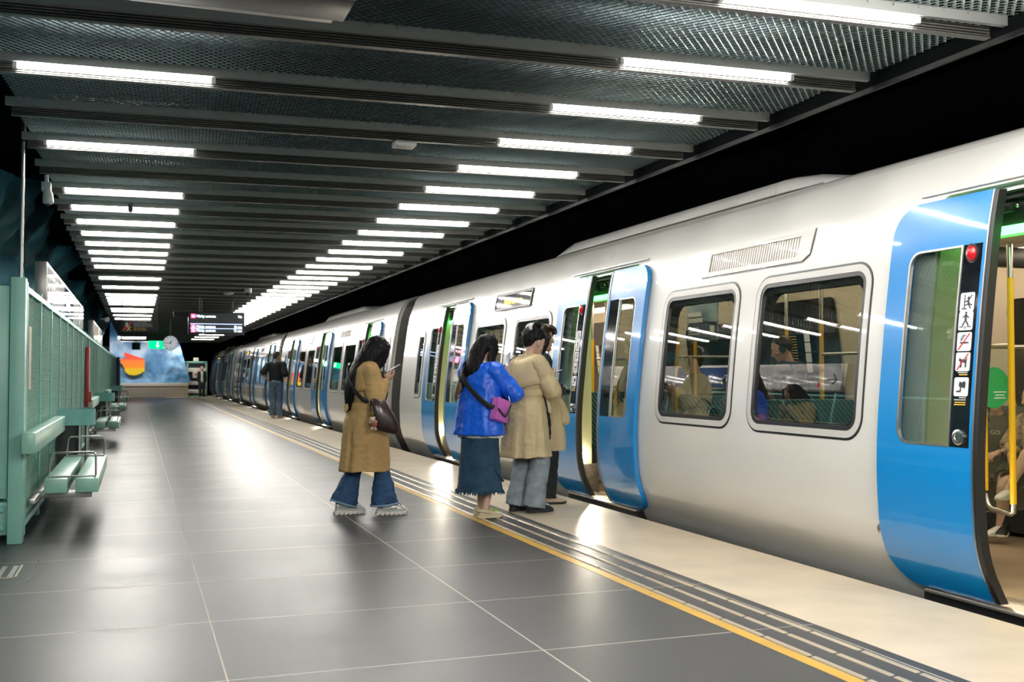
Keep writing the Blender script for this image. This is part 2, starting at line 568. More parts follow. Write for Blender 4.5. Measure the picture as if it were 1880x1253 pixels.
# a tube lamp with its two sockets
tube_me = MB().tube([(-.54, 0, 0), (.54, 0, 0)], .0122, 10).mesh('tube')
tube_me.materials.append(M['tube'])
cap_b = MB().box(-.012, .012, -.018, .018, -.018, .022)
cap_me = cap_b.mesh('end_cap', smooth=False)
cap_me.materials.append(M['white_plastic'])
def tube_lamp(x, k, column, n):
    y = Y0 + PITCH * k + SKEW * (x - CX)
    where = 'along the fence side' if column == 'l' else 'along the train side'
    t = thing('tube_lamp', (x, y - .038, 3.080), '%s lit tube lamp from the near end in the ceiling row %s' % (nth(n), where), 'lamp',
              'ceiling tube lamps ' + where, SKEW)
    o = bpy.data.objects.new('tube', tube_me); col.objects.link(o); o.parent = t
    for sx in (-.555, .555):
        c = bpy.data.objects.new('end_cap', cap_me); col.objects.link(c); c.parent = t; c.location = (sx, 0, 0)
LEFT_K = [2, 4, 6, 7, 8, 9, 10, 11, 12, 13, 15, 17, 19, 20, 21, 22, 24, 25, 27, 29, 45, 47]
nl = nr = 0
for k in range(-1, 52):
    yk = Y0 + PITCH * k
    o = bpy.data.objects.new('ceiling', lat_me); col.objects.link(o); S(o)
    o.location = (CX, yk - PITCH + .035, 3.152); o.rotation_euler = (0, 0, SKEW)
    t = thing('ceiling_rail', (CX, yk, 0), '%s ribbed metal rail from the near end crossing the mesh ceiling' % nth(k + 2), 'ceiling rail',
              'ribbed rails across the ceiling', SKEW)
    q = bpy.data.objects.new('ribs', rib_me); col.objects.link(q); q.parent = t
    q = bpy.data.objects.new('flange', fl_me); col.objects.link(q); q.parent = t
    if k >= 0 and (k < 36 or k in (38, 41, 44, 47)):
        nr += 1
        tube_lamp(3.16, k, 'r', nr)
    if k in LEFT_K:
        nl += 1
        tube_lamp(-.13, k, 'l', nl)
S(MB().box(4.262, 4.285, -8, 61, 3.035, 3.062).build('trim_5', 'black'))
S(MB().box(4.27, 4.30, -8, 61, 3.064, 3.30).build('trim_6', 'slab_dark'))
# lid of sheet steel high above the mesh
S(MB().box(-.9, 4.30, -8, 61, 3.42, 3.46).build('ceiling', 'lid_grey'))

# far end wall: tiled dado, pale rock face above
S(MB().box(-1.9, 2.75, 61.5, 61.8, 0, .62).build('wall_end', 'wall_tile'))
S(MB().box(-1.9, 2.75, 61.44, 61.8, .62, .80).build('baseboard_end', 'tile_cap', bevel=.01))
mur = mk('mural_rock', (.40, .62, .86), .8)
nt = mur.node_tree
tc = nt.nodes.new('ShaderNodeTexCoord')
n1 = nt.nodes.new('ShaderNodeTexNoise'); n1.inputs['Scale'].default_value = .75; n1.inputs['Detail'].default_value = 6; n1.inputs['Distortion'].default_value = .5
cr = nt.nodes.new('ShaderNodeValToRGB')
cr.color_ramp.elements[0].position = .34; cr.color_ramp.elements[0].color = (.045, .20, .40, 1)
cr.color_ramp.elements[1].position = .66; cr.color_ramp.elements[1].color = (.62, .74, .90, 1)
e = cr.color_ramp.elements.new(.5); e.color = (.25, .46, .72, 1)
nt.links.new(tc.outputs['Object'], n1.inputs['Vector']); nt.links.new(n1.outputs[0], cr.inputs[0])
nt.links.new(cr.outputs[0], nt.nodes['Principled BSDF'].inputs['Base Color'])
def farwall(u, v):
    z = .8 + 3.4 * v
    x1 = 2.9 - .95 * v
    return ((-1.42 + (x1 + 1.42) * u, 61.75 + .4 * v, z), (0, -1, 0))
rock('wall_end', 'mural_rock', farwall, 60, 40, .28, .8)
# painted orange and yellow patch on it
bl = [(-.66, 2.50), (-.40, 2.42), (.05, 2.26), (.40, 2.14), (.43, 1.95), (.42, 1.45), (.30, 1.40), (.18, 1.30), (-.10, 1.22), (-.35, 1.25), (-.55, 1.36), (-.63, 1.52), (-.60, 1.62), (-.70, 1.70), (-.74, 1.86), (-.92, 1.90),
      (-1.24, 1.92), (-1.26, 2.14), (-.92, 2.13), (-.70, 2.14), (-.52, 2.20), (-.66, 2.34)]
pm = mk('patch_paint', (.9, .3, .03), .7)
nt = pm.node_tree
tc = nt.nodes.new('ShaderNodeTexCoord'); sp = nt.nodes.new('ShaderNodeSeparateXYZ'); mr = nt.nodes.new('ShaderNodeMapRange'); cr = nt.nodes.new('ShaderNodeValToRGB')
mr.inputs[1].default_value = 1.22; mr.inputs[2].default_value = 2.5
els = cr.color_ramp.elements
els[0].position = .0; els[0].color = (.84, .62, .01, 1)
els[1].position = .95; els[1].color = (.80, .04, .02, 1)
for q, c in ((.3, (.90, .50, .005, 1)), (.36, (.92, .26, .01, 1)), (.62, (.90, .20, .02, 1)), (.72, (.84, .07, .02, 1))):
    x = els.new(q); x.color = c
nt.links.new(tc.outputs['Object'], sp.inputs[0]); nt.links.new(sp.outputs[2], mr.inputs[0]); nt.links.new(mr.outputs[0], cr.inputs[0])
nt.links.new(cr.outputs[0], nt.nodes['Principled BSDF'].inputs['Base Color'])
tag(MB().prism(bl, 'y', 61.36, 61.44).build('wall_painting', 'patch_paint', smooth=False), 'flat orange and yellow painted shape mounted on the pale blue end wall', 'painting')
# fittings that light the end wall and the far platform end
for x in (-.9, .8):
    area_light('end_wall_lamp', (x, 59.2, 3.0), (1.2, .3), 24, (1, .98, .95), (R(68), 0, 0))
area_light('platform_end_lamp', (2.6, 61.5, 3.0), (1.0, .3), 14, (1, .93, .8))

# ------------------------------------------------------------------ green fence on the left
FX = -.83
flat = lattice(1.15, 1.74, .105, .052, (.0, .010, .016), 0)
# lattice lies in x / y; stand it up into y / z, strands tilted out of the plane
fm = MB(); fm.add([(v[2] + 0.0, v[0], v[1]) for v in flat.v], flat.f)
fmesh = fm.mesh('mesh', smooth=False); fmesh.materials.append(M['fence_pale'])
fr = MB()
fr.box(-.035, .030, -.62, -.565, -.06, 1.90).box(-.03, .028, -.56, .62, 1.82, 1.87).box(-.03, .028, -.56, .62, 0, .05)
fr.box(-.030, .012, -.015, .015, .05, 1.82)
fmf = fr.mesh('frame', smooth=False, bevel=.004); fmf.materials.append(M['fence_teal'])
y, n = 9.50, 0
while y < 60.5:
    n += 1
    t = thing('mesh_fence', (FX, y, .10), '%s pale green mesh fence panel counted from the near green cabinet' % nth(n), 'fence', 'green mesh fence panels')
    q = bpy.data.objects.new('mesh', fmesh); col.objects.link(q); q.parent = t; q.location = (.010, .03, .06)
    q = bpy.data.objects.new('frame', fmf); col.objects.link(q); q.parent = t
    y += 1.245
# cabinet end at the near side of the fence, with the post beside it
t = thing('fence_cabinet', (-1.35, 8.8, .0), 'plain turquoise steel cabinet end at the near left edge of the platform', 'cabinet')
q = MB().box(-1.75, -.912, 8.74, 9.4, .34, 1.955).build('panel', 'fence_green', t, (-1.35, 8.8, 0), bevel=.006)
q = MB().box(-1.75, -.912, 8.78, 9.4, .06, .31).build('plinth', 'fence_green', t, (-1.35, 8.8, 0), bevel=.006)
for z in (.12, .26):
    MB().tube([(-.95, 8.775, z), (-.95, 8.745, z)], .021, 8).tube([(-.95, 8.775, z), (-.95, 8.766, z)], .030, 14).build('bolt', 'fence_teal', t, (-1.35, 8.8, 0))
t = thing('fence_post', (-.89, 8.8, 0), 'turquoise end post beside the cabinet, carrying a steel rod to the ceiling', 'post')
MB().box(-.905, -.80, 8.70, 8.83, .0, 2.02).build('post', 'fence_green', t, (-.89, 8.8, 0), bevel=.006)
MB().tube([(-.845, 8.80, 2.0), (-.845, 8.86, 3.10)], .014, 10).build('rod', 'steel_dull', t, (-.89, 8.8, 0))
MB().tube([(-.845, 8.86, 3.09), (-.845, 8.88, 3.44)], .017, 10).build('rod_end', 'black', t, (-.89, 8.8, 0))
tag(MB().box(-.803, -.795, 8.99, 9.17, 1.16, 1.66).build('notice_plate', 'poster_beige', org=(-.8, 9.05, 1.16)), 'small beige notice plate on the first green fence panel', 'notice')
# red cabinet handle strip on the fence
t = thing('fire_cabinet', (-.79, 18.75, .74), 'narrow red fire cabinet fixed upright on the green fence', 'fire cabinet')
MB().box(-.796, -.74, 18.62, 18.88, .74, 1.74).build('case', 'red_paint', t, (-.79, 18.75, .74), bevel=.008)
MB().box(-.745, -.705, 18.70, 18.80, .82, 1.0).build('latch', 'red_paint', t, (-.79, 18.75, .74), bevel=.006)
# ------------------------------------------------------------------ benches and bins
def make_bench(y0):
    o = (-.5, y0 + 1.27, 0)
    t = thing('bench', (-.5, y0 + 1.27, 0), '', 'bench', 'benches along the fence')
    for x0, x1 in ((-.695, -.52), (-.462, -.285)):
        MB().box(x0, x1, y0, y0 + 2.55, .315, .43).build('seat_plank', 'bench_green', t, o, bevel=.007)
    MB().box(-.797, -.70, y0 - .75, y0 + 2.68, .69, .845).build('backrest', 'bench_green', t, o, bevel=.007)
    for y in (y0 + .12, y0 + 2.48):
        p = [(-.67, y, .445)]
        for i in range(7):
            a = R(180 - 15 * i); p.append((-.655 + .035 + .035 * math.cos(a), y, .60 + .035 * math.sin(a)))
        for i in range(7):
            a = R(90 - 15 * i); p.append((-.345 + .035 * math.cos(a), y, .60 + .035 * math.sin(a)))
        p += [(-.31, y, .445), (-.31, y, .437), (-.67, y, .437), (-.67, y, .445)]
        MB().tube(p, .0085, 8).build('armrest', 'steel', t, o)
    b = MB()
    for y in (y0 + .22, y0 + 2.30):
        b.box(-.80, -.34, y - .03, y + .03, .255, .312)
    b.box(-.795, -.74, y0 - .2, y0 + 2.5, .255, .30)
    b.build('bracket', 'steel_dull', t, o, bevel=.003)
    return t
bench0 = make_bench(9.25)
bench0['label'] = 'nearest pale green plank bench with bent steel armrests'
for i, (yy, lb) in enumerate(((20.0, 'second pale green bench along the fence, behind the nearest turquoise bin'), (30.7, 'third pale green bench along the fence, beyond the red fire cabinet'),
                              (41.4, 'farthest pale green bench along the fence'))):
    copy_tree(bench0, (-.5, yy + 1.27, 0), lb)
def make_bin(y):
    o = (-.62, y, 0)
    t = thing('litter_bin', o, '', 'bin', 'turquoise litter bins on the fence')
    rings = []
    for rr, z in ((.205, .735), (.205, .905), (.195, .905), (.195, .735)):
        rings.append([(-.795, y - rr, z)] + [(-.62 + rr * math.cos(a), y + rr * math.sin(a), z) for a in [R(-90 + 12 * i) for i in range(16)]] + [(-.795, y + rr, z)])
    b = MB(); b.loft(rings + [rings[0]], False, False, closed=False); b.build('rim', 'fence_teal', t, o)
    b = MB()
    b.loft([[(-.795, y - r, z), (-.66, y - r, z), (-.60 + r * .3, y - r * .6, z), (-.60 + r * .3, y + r * .6, z), (-.66, y + r, z), (-.795, y + r, z)] for r, z in ((.12, .30), (.13, .60), (.15, .74))])
    b.build('liner', 'charcoal', t, o)
    MB().tube([(-.57, y - .12, .22), (-.57, y - .12, .76)], .022, 10).build('stay', 'steel_dull', t, o)
    MB().tube([(-.50, y - .02, .22), (-.50, y - .02, .76)], .022, 10).build('stay', 'steel_dull', t, o)
    MB().box(-.80, -.47, y - .14, y + .14, .20, .23).build('foot_plate', 'steel_dull', t, o)
    return t
bin0 = make_bin(12.28)
bin0['label'] = 'nearest turquoise half-round litter bin, at the far end of the nearest bench'
for yy, lb in ((22.9, 'second turquoise half-round litter bin along the fence'), (37.6, 'farthest turquoise half-round litter bin, low against the end wall')):
    copy_tree(bin0, (-.62, yy, 0), lb)
# ------------------------------------------------------------------ long station signs above the fence
def sign_on(t, o, y0, y1, z0, z1, mat, nm):
    return MB().box(-.955, -.945, y0, y1, z0, z1).build(nm, mat, t, o)
o = (-.97, 16.9, 2.06)
t = thing('wall_sign', o, 'long pale and blue direction sign above the near fence panels', 'sign')
MB().box(-1.08, -.955, 12.7, 21.0, 2.055, 2.545).build('case', 'sign_frame', t, o, bevel=.006)
sign_on(t, o, 12.76, 15.55, 2.10, 2.50, 'sign_lit', 'panel')
sign_on(t, o, 15.55, 17.75, 2.10, 2.50, 'sign_blue', 'panel')
sign_on(t, o, 17.75, 20.94, 2.10, 2.50, 'sign_lit', 'panel')
b = MB()
sx = lambda y0, z0: (lambda x, y: (-.943, y0 + x, z0 + y))
put_text(b, 'Valhallavägen - Stadion', .115, sx(13.25, 2.385), sx=1.05)
put_text(b, 'Idrottshögskolan - Musikhögskolan', .115, sx(13.25, 2.27), sx=1.05)
put_text(b, 'Ersättningsbuss', .115, sx(13.36, 2.155), sx=1.05)
# arrow pointing left
b.prism([(12.90, 2.29), (13.12, 2.29), (13.12, 2.315), (12.90, 2.315)], 'x', -.945, -.943)
b.prism([(12.86, 2.3025), (12.96, 2.40), (12.99, 2.38), (12.91, 2.3025), (12.99, 2.225), (12.96, 2.205)], 'x', -.945, -.943)
for k in range(3):
    b.prism(rrect(19.5 + .0, 19.75, 2.15 + .115 * k, 2.23 + .115 * k, .01), 'x', -.945, -.943)
b.prism(rrect(20.3, 20.5, 2.2, 2.4, .01), 'x', -.945, -.943)
b.build('lettering', 'ink', t, o, smooth=False)
MB().prism(rrect(13.25, 13.335, 2.15, 2.24, .012), 'x', -.945, -.942).build('symbol', 'sticker_red', t, o, smooth=False)
put = MB(); put_text(put, 'Stadion', .26, sx(15.9, 2.2), sx=1.3); put.build('lettering', 'sign_pale', t, o, smooth=False)
o = (-.97, 29.4, 2.06)
t = thing('wall_sign', o, 'smaller pale sign above the fence, beyond the long direction sign', 'sign')
MB().box(-1.08, -.955, 26.2, 32.6, 2.055, 2.545).build('case', 'sign_frame', t, o, bevel=.006)
sign_on(t, o, 26.26, 29.2, 2.10, 2.50, 'sign_pale', 'panel')
sign_on(t, o, 29.2, 30.2, 2.10, 2.50, 'sign_frame', 'panel')
sign_on(t, o, 30.2, 32.54, 2.10, 2.50, 'sign_pale', 'panel')

# ------------------------------------------------------------------ things hanging from the ceiling
def hung(name, lab, cat, x, y, z0):
    return thing(name, (x, y, z0), lab, cat), (x, y, z0)
# departure board
t, o = hung('departure_board', 'lit black departure board hanging in mid platform with white train times', 'sign', 1.73, 25, 2.2)
MB().box(1.105, 2.365, 25.0, 25.16, 2.205, 2.725).build('case', 'sign_black', t, o, bevel=.008)
MB().box(1.14, 2.33, 24.992, 25.0, 2.235, 2.70).build('screen', 'screen_grey', t, o)
MB().box(.78, 1.105, 25.03, 25.12, 2.60, 2.72).build('bracket', 'black', t, o)
for x in (1.38, 2.08):
    MB().tube([(x, 25.08, 2.72), (x, 25.08, 3.10)], .025, 8).build('hanger', 'black', t, o)
fy = lambda x0, z0, yy=24.988: (lambda x, y: (x0 + x, yy, z0 + y))
b = MB(); red = MB()
for z, tm in ((2.595, 'Nu'), (2.355, '10 min'), (2.265, '15 min')):
    put_text(b, 'Mörby centrum', .088, fy(1.285, z), sx=.76)
    put_text(b, tm, .088, fy(2.30, z), 'RIGHT', sx=.76)
    red.prism(rrect(1.165, 1.265, z - .015, z + .075, .012), 'y', 24.990, 24.986)
b.build('lettering', 'screen_white', t, o, smooth=False)
red.build('line_symbol', 'screen_red', t, o, smooth=False)
b = MB()
for z in (2.60, 2.36, 2.27):
    put_text(b, '14', .06, fy(1.185, z, 24.984), sx=.9)
b.build('line_number', 'screen_white', t, o, smooth=False)
MB().box(1.15, 2.31, 24.986, 24.99, 2.442, 2.452).box(1.15, 2.31, 24.986, 24.99, 2.338, 2.347).build('divider', 'screen_blue', t, o)
# warning sign
t, o = hung('warning_sign', 'black hanging warning sign with coloured crossing symbol left of the departure board', 'sign', .06, 26.5, 2.29)
MB().box(-.36, .475, 26.5, 26.54, 2.29, 2.55).build('board', 'sign_black', t, o, bevel=.004)
for x in (-.34, .44):
    MB().tube([(x, 26.52, 2.54), (x, 26.52, 3.11)], .012, 6).build('hanger', 'black', t, o)
b = MB(); put_text(b, 'Det är förbjudet att', .05, fy(-.07, 2.475, 26.497)); put_text(b, 'beträda spårområdet', .05, fy(-.07, 2.43, 26.497)); b.build('lettering', 'text_grey', t, o, smooth=False)
b = MB(); put_text(b, 'Do not enter', .05, fy(-.07, 2.375, 26.497)); put_text(b, 'the track area', .05, fy(-.07, 2.33, 26.497)); b.build('lettering', 'text_yellow', t, o, smooth=False)
MB().prism([(-.30, 2.32), (-.33, 2.34), (-.16, 2.53), (-.13, 2.51)], 'y', 26.498, 26.494).build('slash', 'sticker_red', t, o, smooth=False)
MB().prism([(-.24, 2.32), (-.21, 2.32), (-.13, 2.43), (-.16, 2.43)], 'y', 26.498, 26.493).prism([(-.13, 2.32), (-.16, 2.32), (-.24, 2.43), (-.21, 2.43)], 'y', 26.498, 26.493).build('cross', 'text_yellow', t, o, smooth=False)
MB().prism([(-.27, 2.42), (-.25, 2.52), (-.22, 2.52), (-.18, 2.42), (-.21, 2.42), (-.24, 2.48), (-.25, 2.42)], 'y', 26.498, 26.493).build('figure', 'text_grey', t, o, smooth=False)
# clock
t, o = hung('platform_clock', 'round white hanging clock with black hands in front of the green exit sign', 'clock', 1.01, 35, 2.07)
c = (1.01, 35, 2.285)
def disc(r, y0, y1, n=32): return MB().prism([(c[0] + r * math.cos(2 * PI * i / n), c[2] + r * math.sin(2 * PI * i / n)) for i in range(n)], 'y', y0, y1)
disc(.235, 34.98, 35.10).build('case', 'sign_frame', t, o)
disc(.222, 34.972, 34.98).build('face', 'clock_face', t, o)
b = MB()
for h in range(12):
    a = 2 * PI * h / 12
    d, p = Vector((math.sin(a), math.cos(a))), Vector((math.cos(a), -math.sin(a)))
    q = [d * .16 + p * .009, d * .20 + p * .009, d * .20 - p * .009, d * .16 - p * .009]
    b.prism([(c[0] + v.x, c[2] + v.y) for v in q], 'y', 34.968, 34.972)
b.build('hour_mark', 'ink', t, o, smooth=False)
for a, ln, w in ((R(22), .11, .014), (R(270), .17, .010)):
    d, p = Vector((math.sin(a), math.cos(a))), Vector((math.cos(a), -math.sin(a)))
    q = [d * -.03 + p * w, d * ln + p * w * .6, d * ln - p * w * .6, d * -.03 - p * w]
    MB().prism([(c[0] + v.x, c[2] + v.y) for v in q], 'y', 34.962, 34.967).build('hand', 'ink', t, o, smooth=False)
MB().tube([(1.01, 35.04, 2.5), (1.01, 35.04, 3.10)], .022, 8).build('hanger', 'black', t, o)
# green exit sign
t, o = hung('exit_sign', 'lit green exit sign with white arrow hanging behind the platform clock', 'sign', .80, 45, 2.33)
MB().box(.45, 1.25, 45, 45.1, 2.335, 2.655).build('case', 'exit_green', t, o, bevel=.006)
b = MB()
b.prism([(.78, 2.56), (.82, 2.56), (.82, 2.46), (.87, 2.46), (.80, 2.38), (.73, 2.46), (.78, 2.46)], 'y', 44.997, 44.993)
b.prism(rrect(1.03, 1.2, 2.38, 2.6, .02), 'y', 44.997, 44.993)
b.ball((.80, 44.995, 2.60), (.03, .004, .03), 10, 6)
b.build('symbol', 'exit_white', t, o, smooth=False)
for x in (.55, 1.15):
    MB().tube([(x, 45.05, 2.65), (x, 45.05, 3.12)], .012, 6).build('hanger', 'black', t, o)
t, o = hung('small_sign', 'small square black sign hanging against the pale blue end wall', 'sign', -.03, 46, 2.31)
MB().box(-.19, .135, 46, 46.05, 2.31, 2.60).build('board', 'sign_black', t, o, bevel=.004)
MB().tube([(-.03, 46.02, 2.6), (-.03, 46.02, 3.12)], .014, 6).build('hanger', 'black', t, o)
MB().ball((-.03, 45.995, 2.46), (.09, .006, .09), 14, 8).build('symbol', 'charcoal', t, o)
# near sign box, only its underside in view
t, o = hung('sign_box', 'dark grey sign box seen from below at the top left edge', 'sign', -.8, 4.6, 2.86)
MB().box(-2.4, .862, 4.36, 4.64, 2.87, 3.06).build('case', 'sign_black', t, o, bevel=.006)
MB().box(-2.3, .82, 4.645, 4.72, 2.885, 2.91).build('lip', 'sign_frame', t, o, bevel=.003)
MB().box(-.3, -.2, 4.45, 4.55, 3.05, 3.13).box(.3, .4, 4.45, 4.55, 3.05, 3.13).build('hanger', 'black', t, o)
# emergency light, cameras, sensor
t, o = hung('emergency_light', 'small white emergency light box under a ceiling rail in mid ceiling', 'lamp', 1.87, 7.62, 3.0)
MB().box(1.80, 1.96, 7.55, 7.70, 2.995, 3.03).build('case', 'white_plastic', t, o, bevel=.004)
MB().box(1.82, 1.94, 7.56, 7.66, 2.990, 2.995).build('diffuser', 'sign_pale', t, o)
def dome(x, y, z, lab):
    t, o = hung('dome_camera', lab, 'camera', x, y, z - .10)
    MB().tube([(x, y, z + .12), (x, y, z + .02), (x, y, z - .01)], [.07, .08, .075], 18).build('base', 'white_plastic', t, o)
    MB().ball((x, y, z - .02), .062).build('dome', 'black_gloss', t, o)
dome(2.2, 22.6, 3.02, 'small dome camera under the ceiling right of the departure board')
t, o = hung('smoke_detector', 'flat white detector on the ceiling beside the dome camera', 'detector', 1.9, 23.8, 3.05)
MB().tube([(1.9, 23.8, 3.10), (1.9, 23.8, 3.07), (1.9, 23.8, 3.05)], [.10, .12, .07], 18).build('body', 'white_plastic', t, o)
MB().tube([(1.9, 23.8, 3.05), (1.9, 23.8, 3.035)], [.04, .03], 12).build('sensor_head', 'sign_pale', t, o)
t, o = hung('security_camera', 'white wall camera at the left ceiling edge above the near fence', 'camera', -.80, 10.45, 2.83)
MB().box(-.84, -.76, 10.4, 10.5, 2.97, 3.05).tube([(-.80, 10.45, 2.98), (-.80, 10.45, 3.12)], .02, 8).build('bracket', 'white_plastic', t, o, bevel=.004)
MB().tube([(-.79, 10.42, 2.98), (-.785, 10.42, 2.93), (-.78, 10.41, 2.86), (-.78, 10.41, 2.845)], [.03, .045, .048, .03], 14).build('body', 'white_plastic', t, o)
MB().ball((-.78, 10.41, 2.845), .022).build('lens', 'black_gloss', t, o)
t, o = hung('ceiling_sensor', 'black sensor clipped across the middle of a fence-side tube lamp', 'sensor', -.08, 11.93, 3.04)
MB().box(-.105, -.055, 11.90, 11.97, 3.045, 3.115).build('case', 'black', t, o, bevel=.004)
MB().tube([(-.08, 11.93, 3.045), (-.08, 11.93, 3.03)], .018, 10).build('lens', 'charcoal', t, o)
t, o = hung('wall_camera', 'pale camera high on the rock wall above the far fence', 'camera', -.75, 29.0, 2.66)
MB().tube([(-.9, 29.02, 2.72), (-.75, 29, 2.74)], .02, 8).build('bracket', 'white_plastic', t, o)
MB().tube([(-.73, 28.9, 2.69), (-.75, 29.1, 2.73)], .06, 10).build('body', 'white_plastic', t, o)
t, o = hung('spot_lamp', 'small bright spot lamp under the ceiling before the end wall', 'lamp', -.75, 50, 2.9)
MB().tube([(-.75, 50, 3.12), (-.75, 50, 2.98)], .02, 8).build('hanger', 'black', t, o)
MB().ball((-.75, 50, 2.93), .075).build('bulb', 'exit_white', t, o)
# inspection hatch let into the floor, near left
t = thing('floor_hatch', (-.93, 7.5, 0), 'square floor hatch with a slotted metal grille in front of the green cabinet', 'hatch')
o = (-.93, 7.5, 0)
b = MB()
for (x0, x1, y0, y1) in ((-1.4, -.613, 7.10, 7.112), (-.622, -.613, 7.10, 7.90)):
    b.box(x0, x1, y0, y1, 0, .0015)
b.build('frame', 'steel', t, o)
b = MB()
for i in range(9):
    b.box(-1.3 + i * .068, -1.3 + i * .068 + .03, 7.3, 7.72, 0, .002)
b.box(-1.32, -.70, 7.28, 7.30, 0, .002).box(-.715, -.70, 7.28, 7.74, 0, .002)
b.build('grille', 'sill_metal', t, o)
# navy post and green post near the end of the fence
tag(MB().box(-.78, -.66, 46.2, 46.8, 0, 2.0).build('information_totem', 'navy', org=(-.72, 46.5, 0), bevel=.01), 'dark blue pillar at the far end of the green fence', 'pillar')
# gate at the far platform end
t = thing('end_gate', (3.3, 62.4, 0), 'turquoise framed end gate with white bars behind the far standing person', 'gate'); o = (3.3, 62.4, 0)
b = MB()
for x in (2.68, 3.72): b.box(x, x + .11, 62.36, 62.46, 0, 2.0)
b.box(2.68, 3.83, 62.36, 62.46, 1.93, 2.04).box(2.68, 3.83, 62.36, 62.46, .02, .10)
b.build('frame', 'fence_green', t, o, bevel=.006)
MB().box(2.78, 3.73, 62.40, 62.44, .1, 1.95).build('mesh_infill', 'fence_teal', t, o).data.materials[0] = M['navy_cloth']
for z0, z1 in ((1.42, 1.66), (.68, .90), (.20, .42)):
    MB().box(2.76, 3.75, 62.33, 62.37, z0, z1).build('bar', 'gate_white', t, o, bevel=.004)
MB().box(3.02, 3.38, 62.30, 62.33, 1.08, 1.44).build('notice', 'sign_pale', t, o)
MB().prism([(3.2 + .055 * math.cos(2 * PI * i / 20), 1.28 + .055 * math.sin(2 * PI * i / 20)) for i in range(20)], 'y', 62.30, 62.295).build('symbol', 'sticker_red', t, o)
MB().box(3.06, 3.34, 62.36, 62.46, 2.04, 2.24).build('notice', 'gate_white', t, o, bevel=.004)
MB().prism([(2.02, 2.02), (2.70, 2.02), (2.70, 1.96), (2.1, 1.96), (2.7, .75), (2.7, .62), (2.02, 1.98)], 'y', 62.38, 62.42).build('side_brace', 'fence_teal', t, o, smooth=False)
# ------------------------------------------------------------------ the train
PR = [(5.00, -1.0), (4.86, -.62), (4.66, -.30), (4.50, -.07), (4.445, .045), (4.36, .21), (4.318, .36), (4.306, .50), (4.300, .64), (4.300, .78), (4.307, .94), (4.32, 1.11), (4.34, 1.31),
      (4.361, 1.51), (4.384, 1.70), (4.407, 1.87), (4.438, 2.08), (4.472, 2.25), (4.503, 2.36), (4.542, 2.46), (4.595, 2.555), (4.655, 2.625)]
def cr_chain(P, n=10):
    out = []
    for i in range(len(P) - 1):
        p0, p1, p2, p3 = P[max(i - 1, 0)], P[i], P[i + 1], P[min(i + 2, len(P) - 1)]
        for k in range(n):
            t = k / n
            out.append(tuple(.5 * ((2 * b) + (-a + c) * t + (2 * a - 5 * b + 4 * c - d) * t * t + (-a + 3 * b - 3 * c + d) * t ** 3) for a, b, c, d in zip(p0, p1, p2, p3)))
    out.append(P[-1])
    return out
DENSE = cr_chain(PR)
def XB(z):
    for (x0, z0), (x1, z1) in zip(DENSE, DENSE[1:]):
        if z <= z1:
            return x0 + (x1 - x0) * (z - z0) / (z1 - z0)
    return DENSE[-1][0]
def DXB(z):
    return (XB(z + .03) - XB(z - .03)) / .06 if z < 2.59 else (XB(2.62) - XB(2.56)) / .06
def SP(y, z, off=0.):           # point on the near side; off > 0 goes into the car
    return (XB(z) + off, y, z)
def inside(p, loop):
    x, y = p
    c = False
    n = len(loop)
    for i in range(n):
        (x0, y0), (x1, y1) = loop[i], loop[i - 1]
        if (y0 > y) != (y1 > y) and x < (x1 - x0) * (y - y0) / (y1 - y0) + x0:
            c = not c
    return c
def dense_loop(loop, d=.07):
    out = []
    for i, (a, b) in enumerate(loop):
        a2, b2 = loop[(i + 1) % len(loop)]
        n = max(1, int(abs(b2 - b) / d))
        for k in range(n):
            out.append((a + (a2 - a) * k / n, b + (b2 - b) * k / n))
    return out
ORG = (5.65, 9.9, 0.)
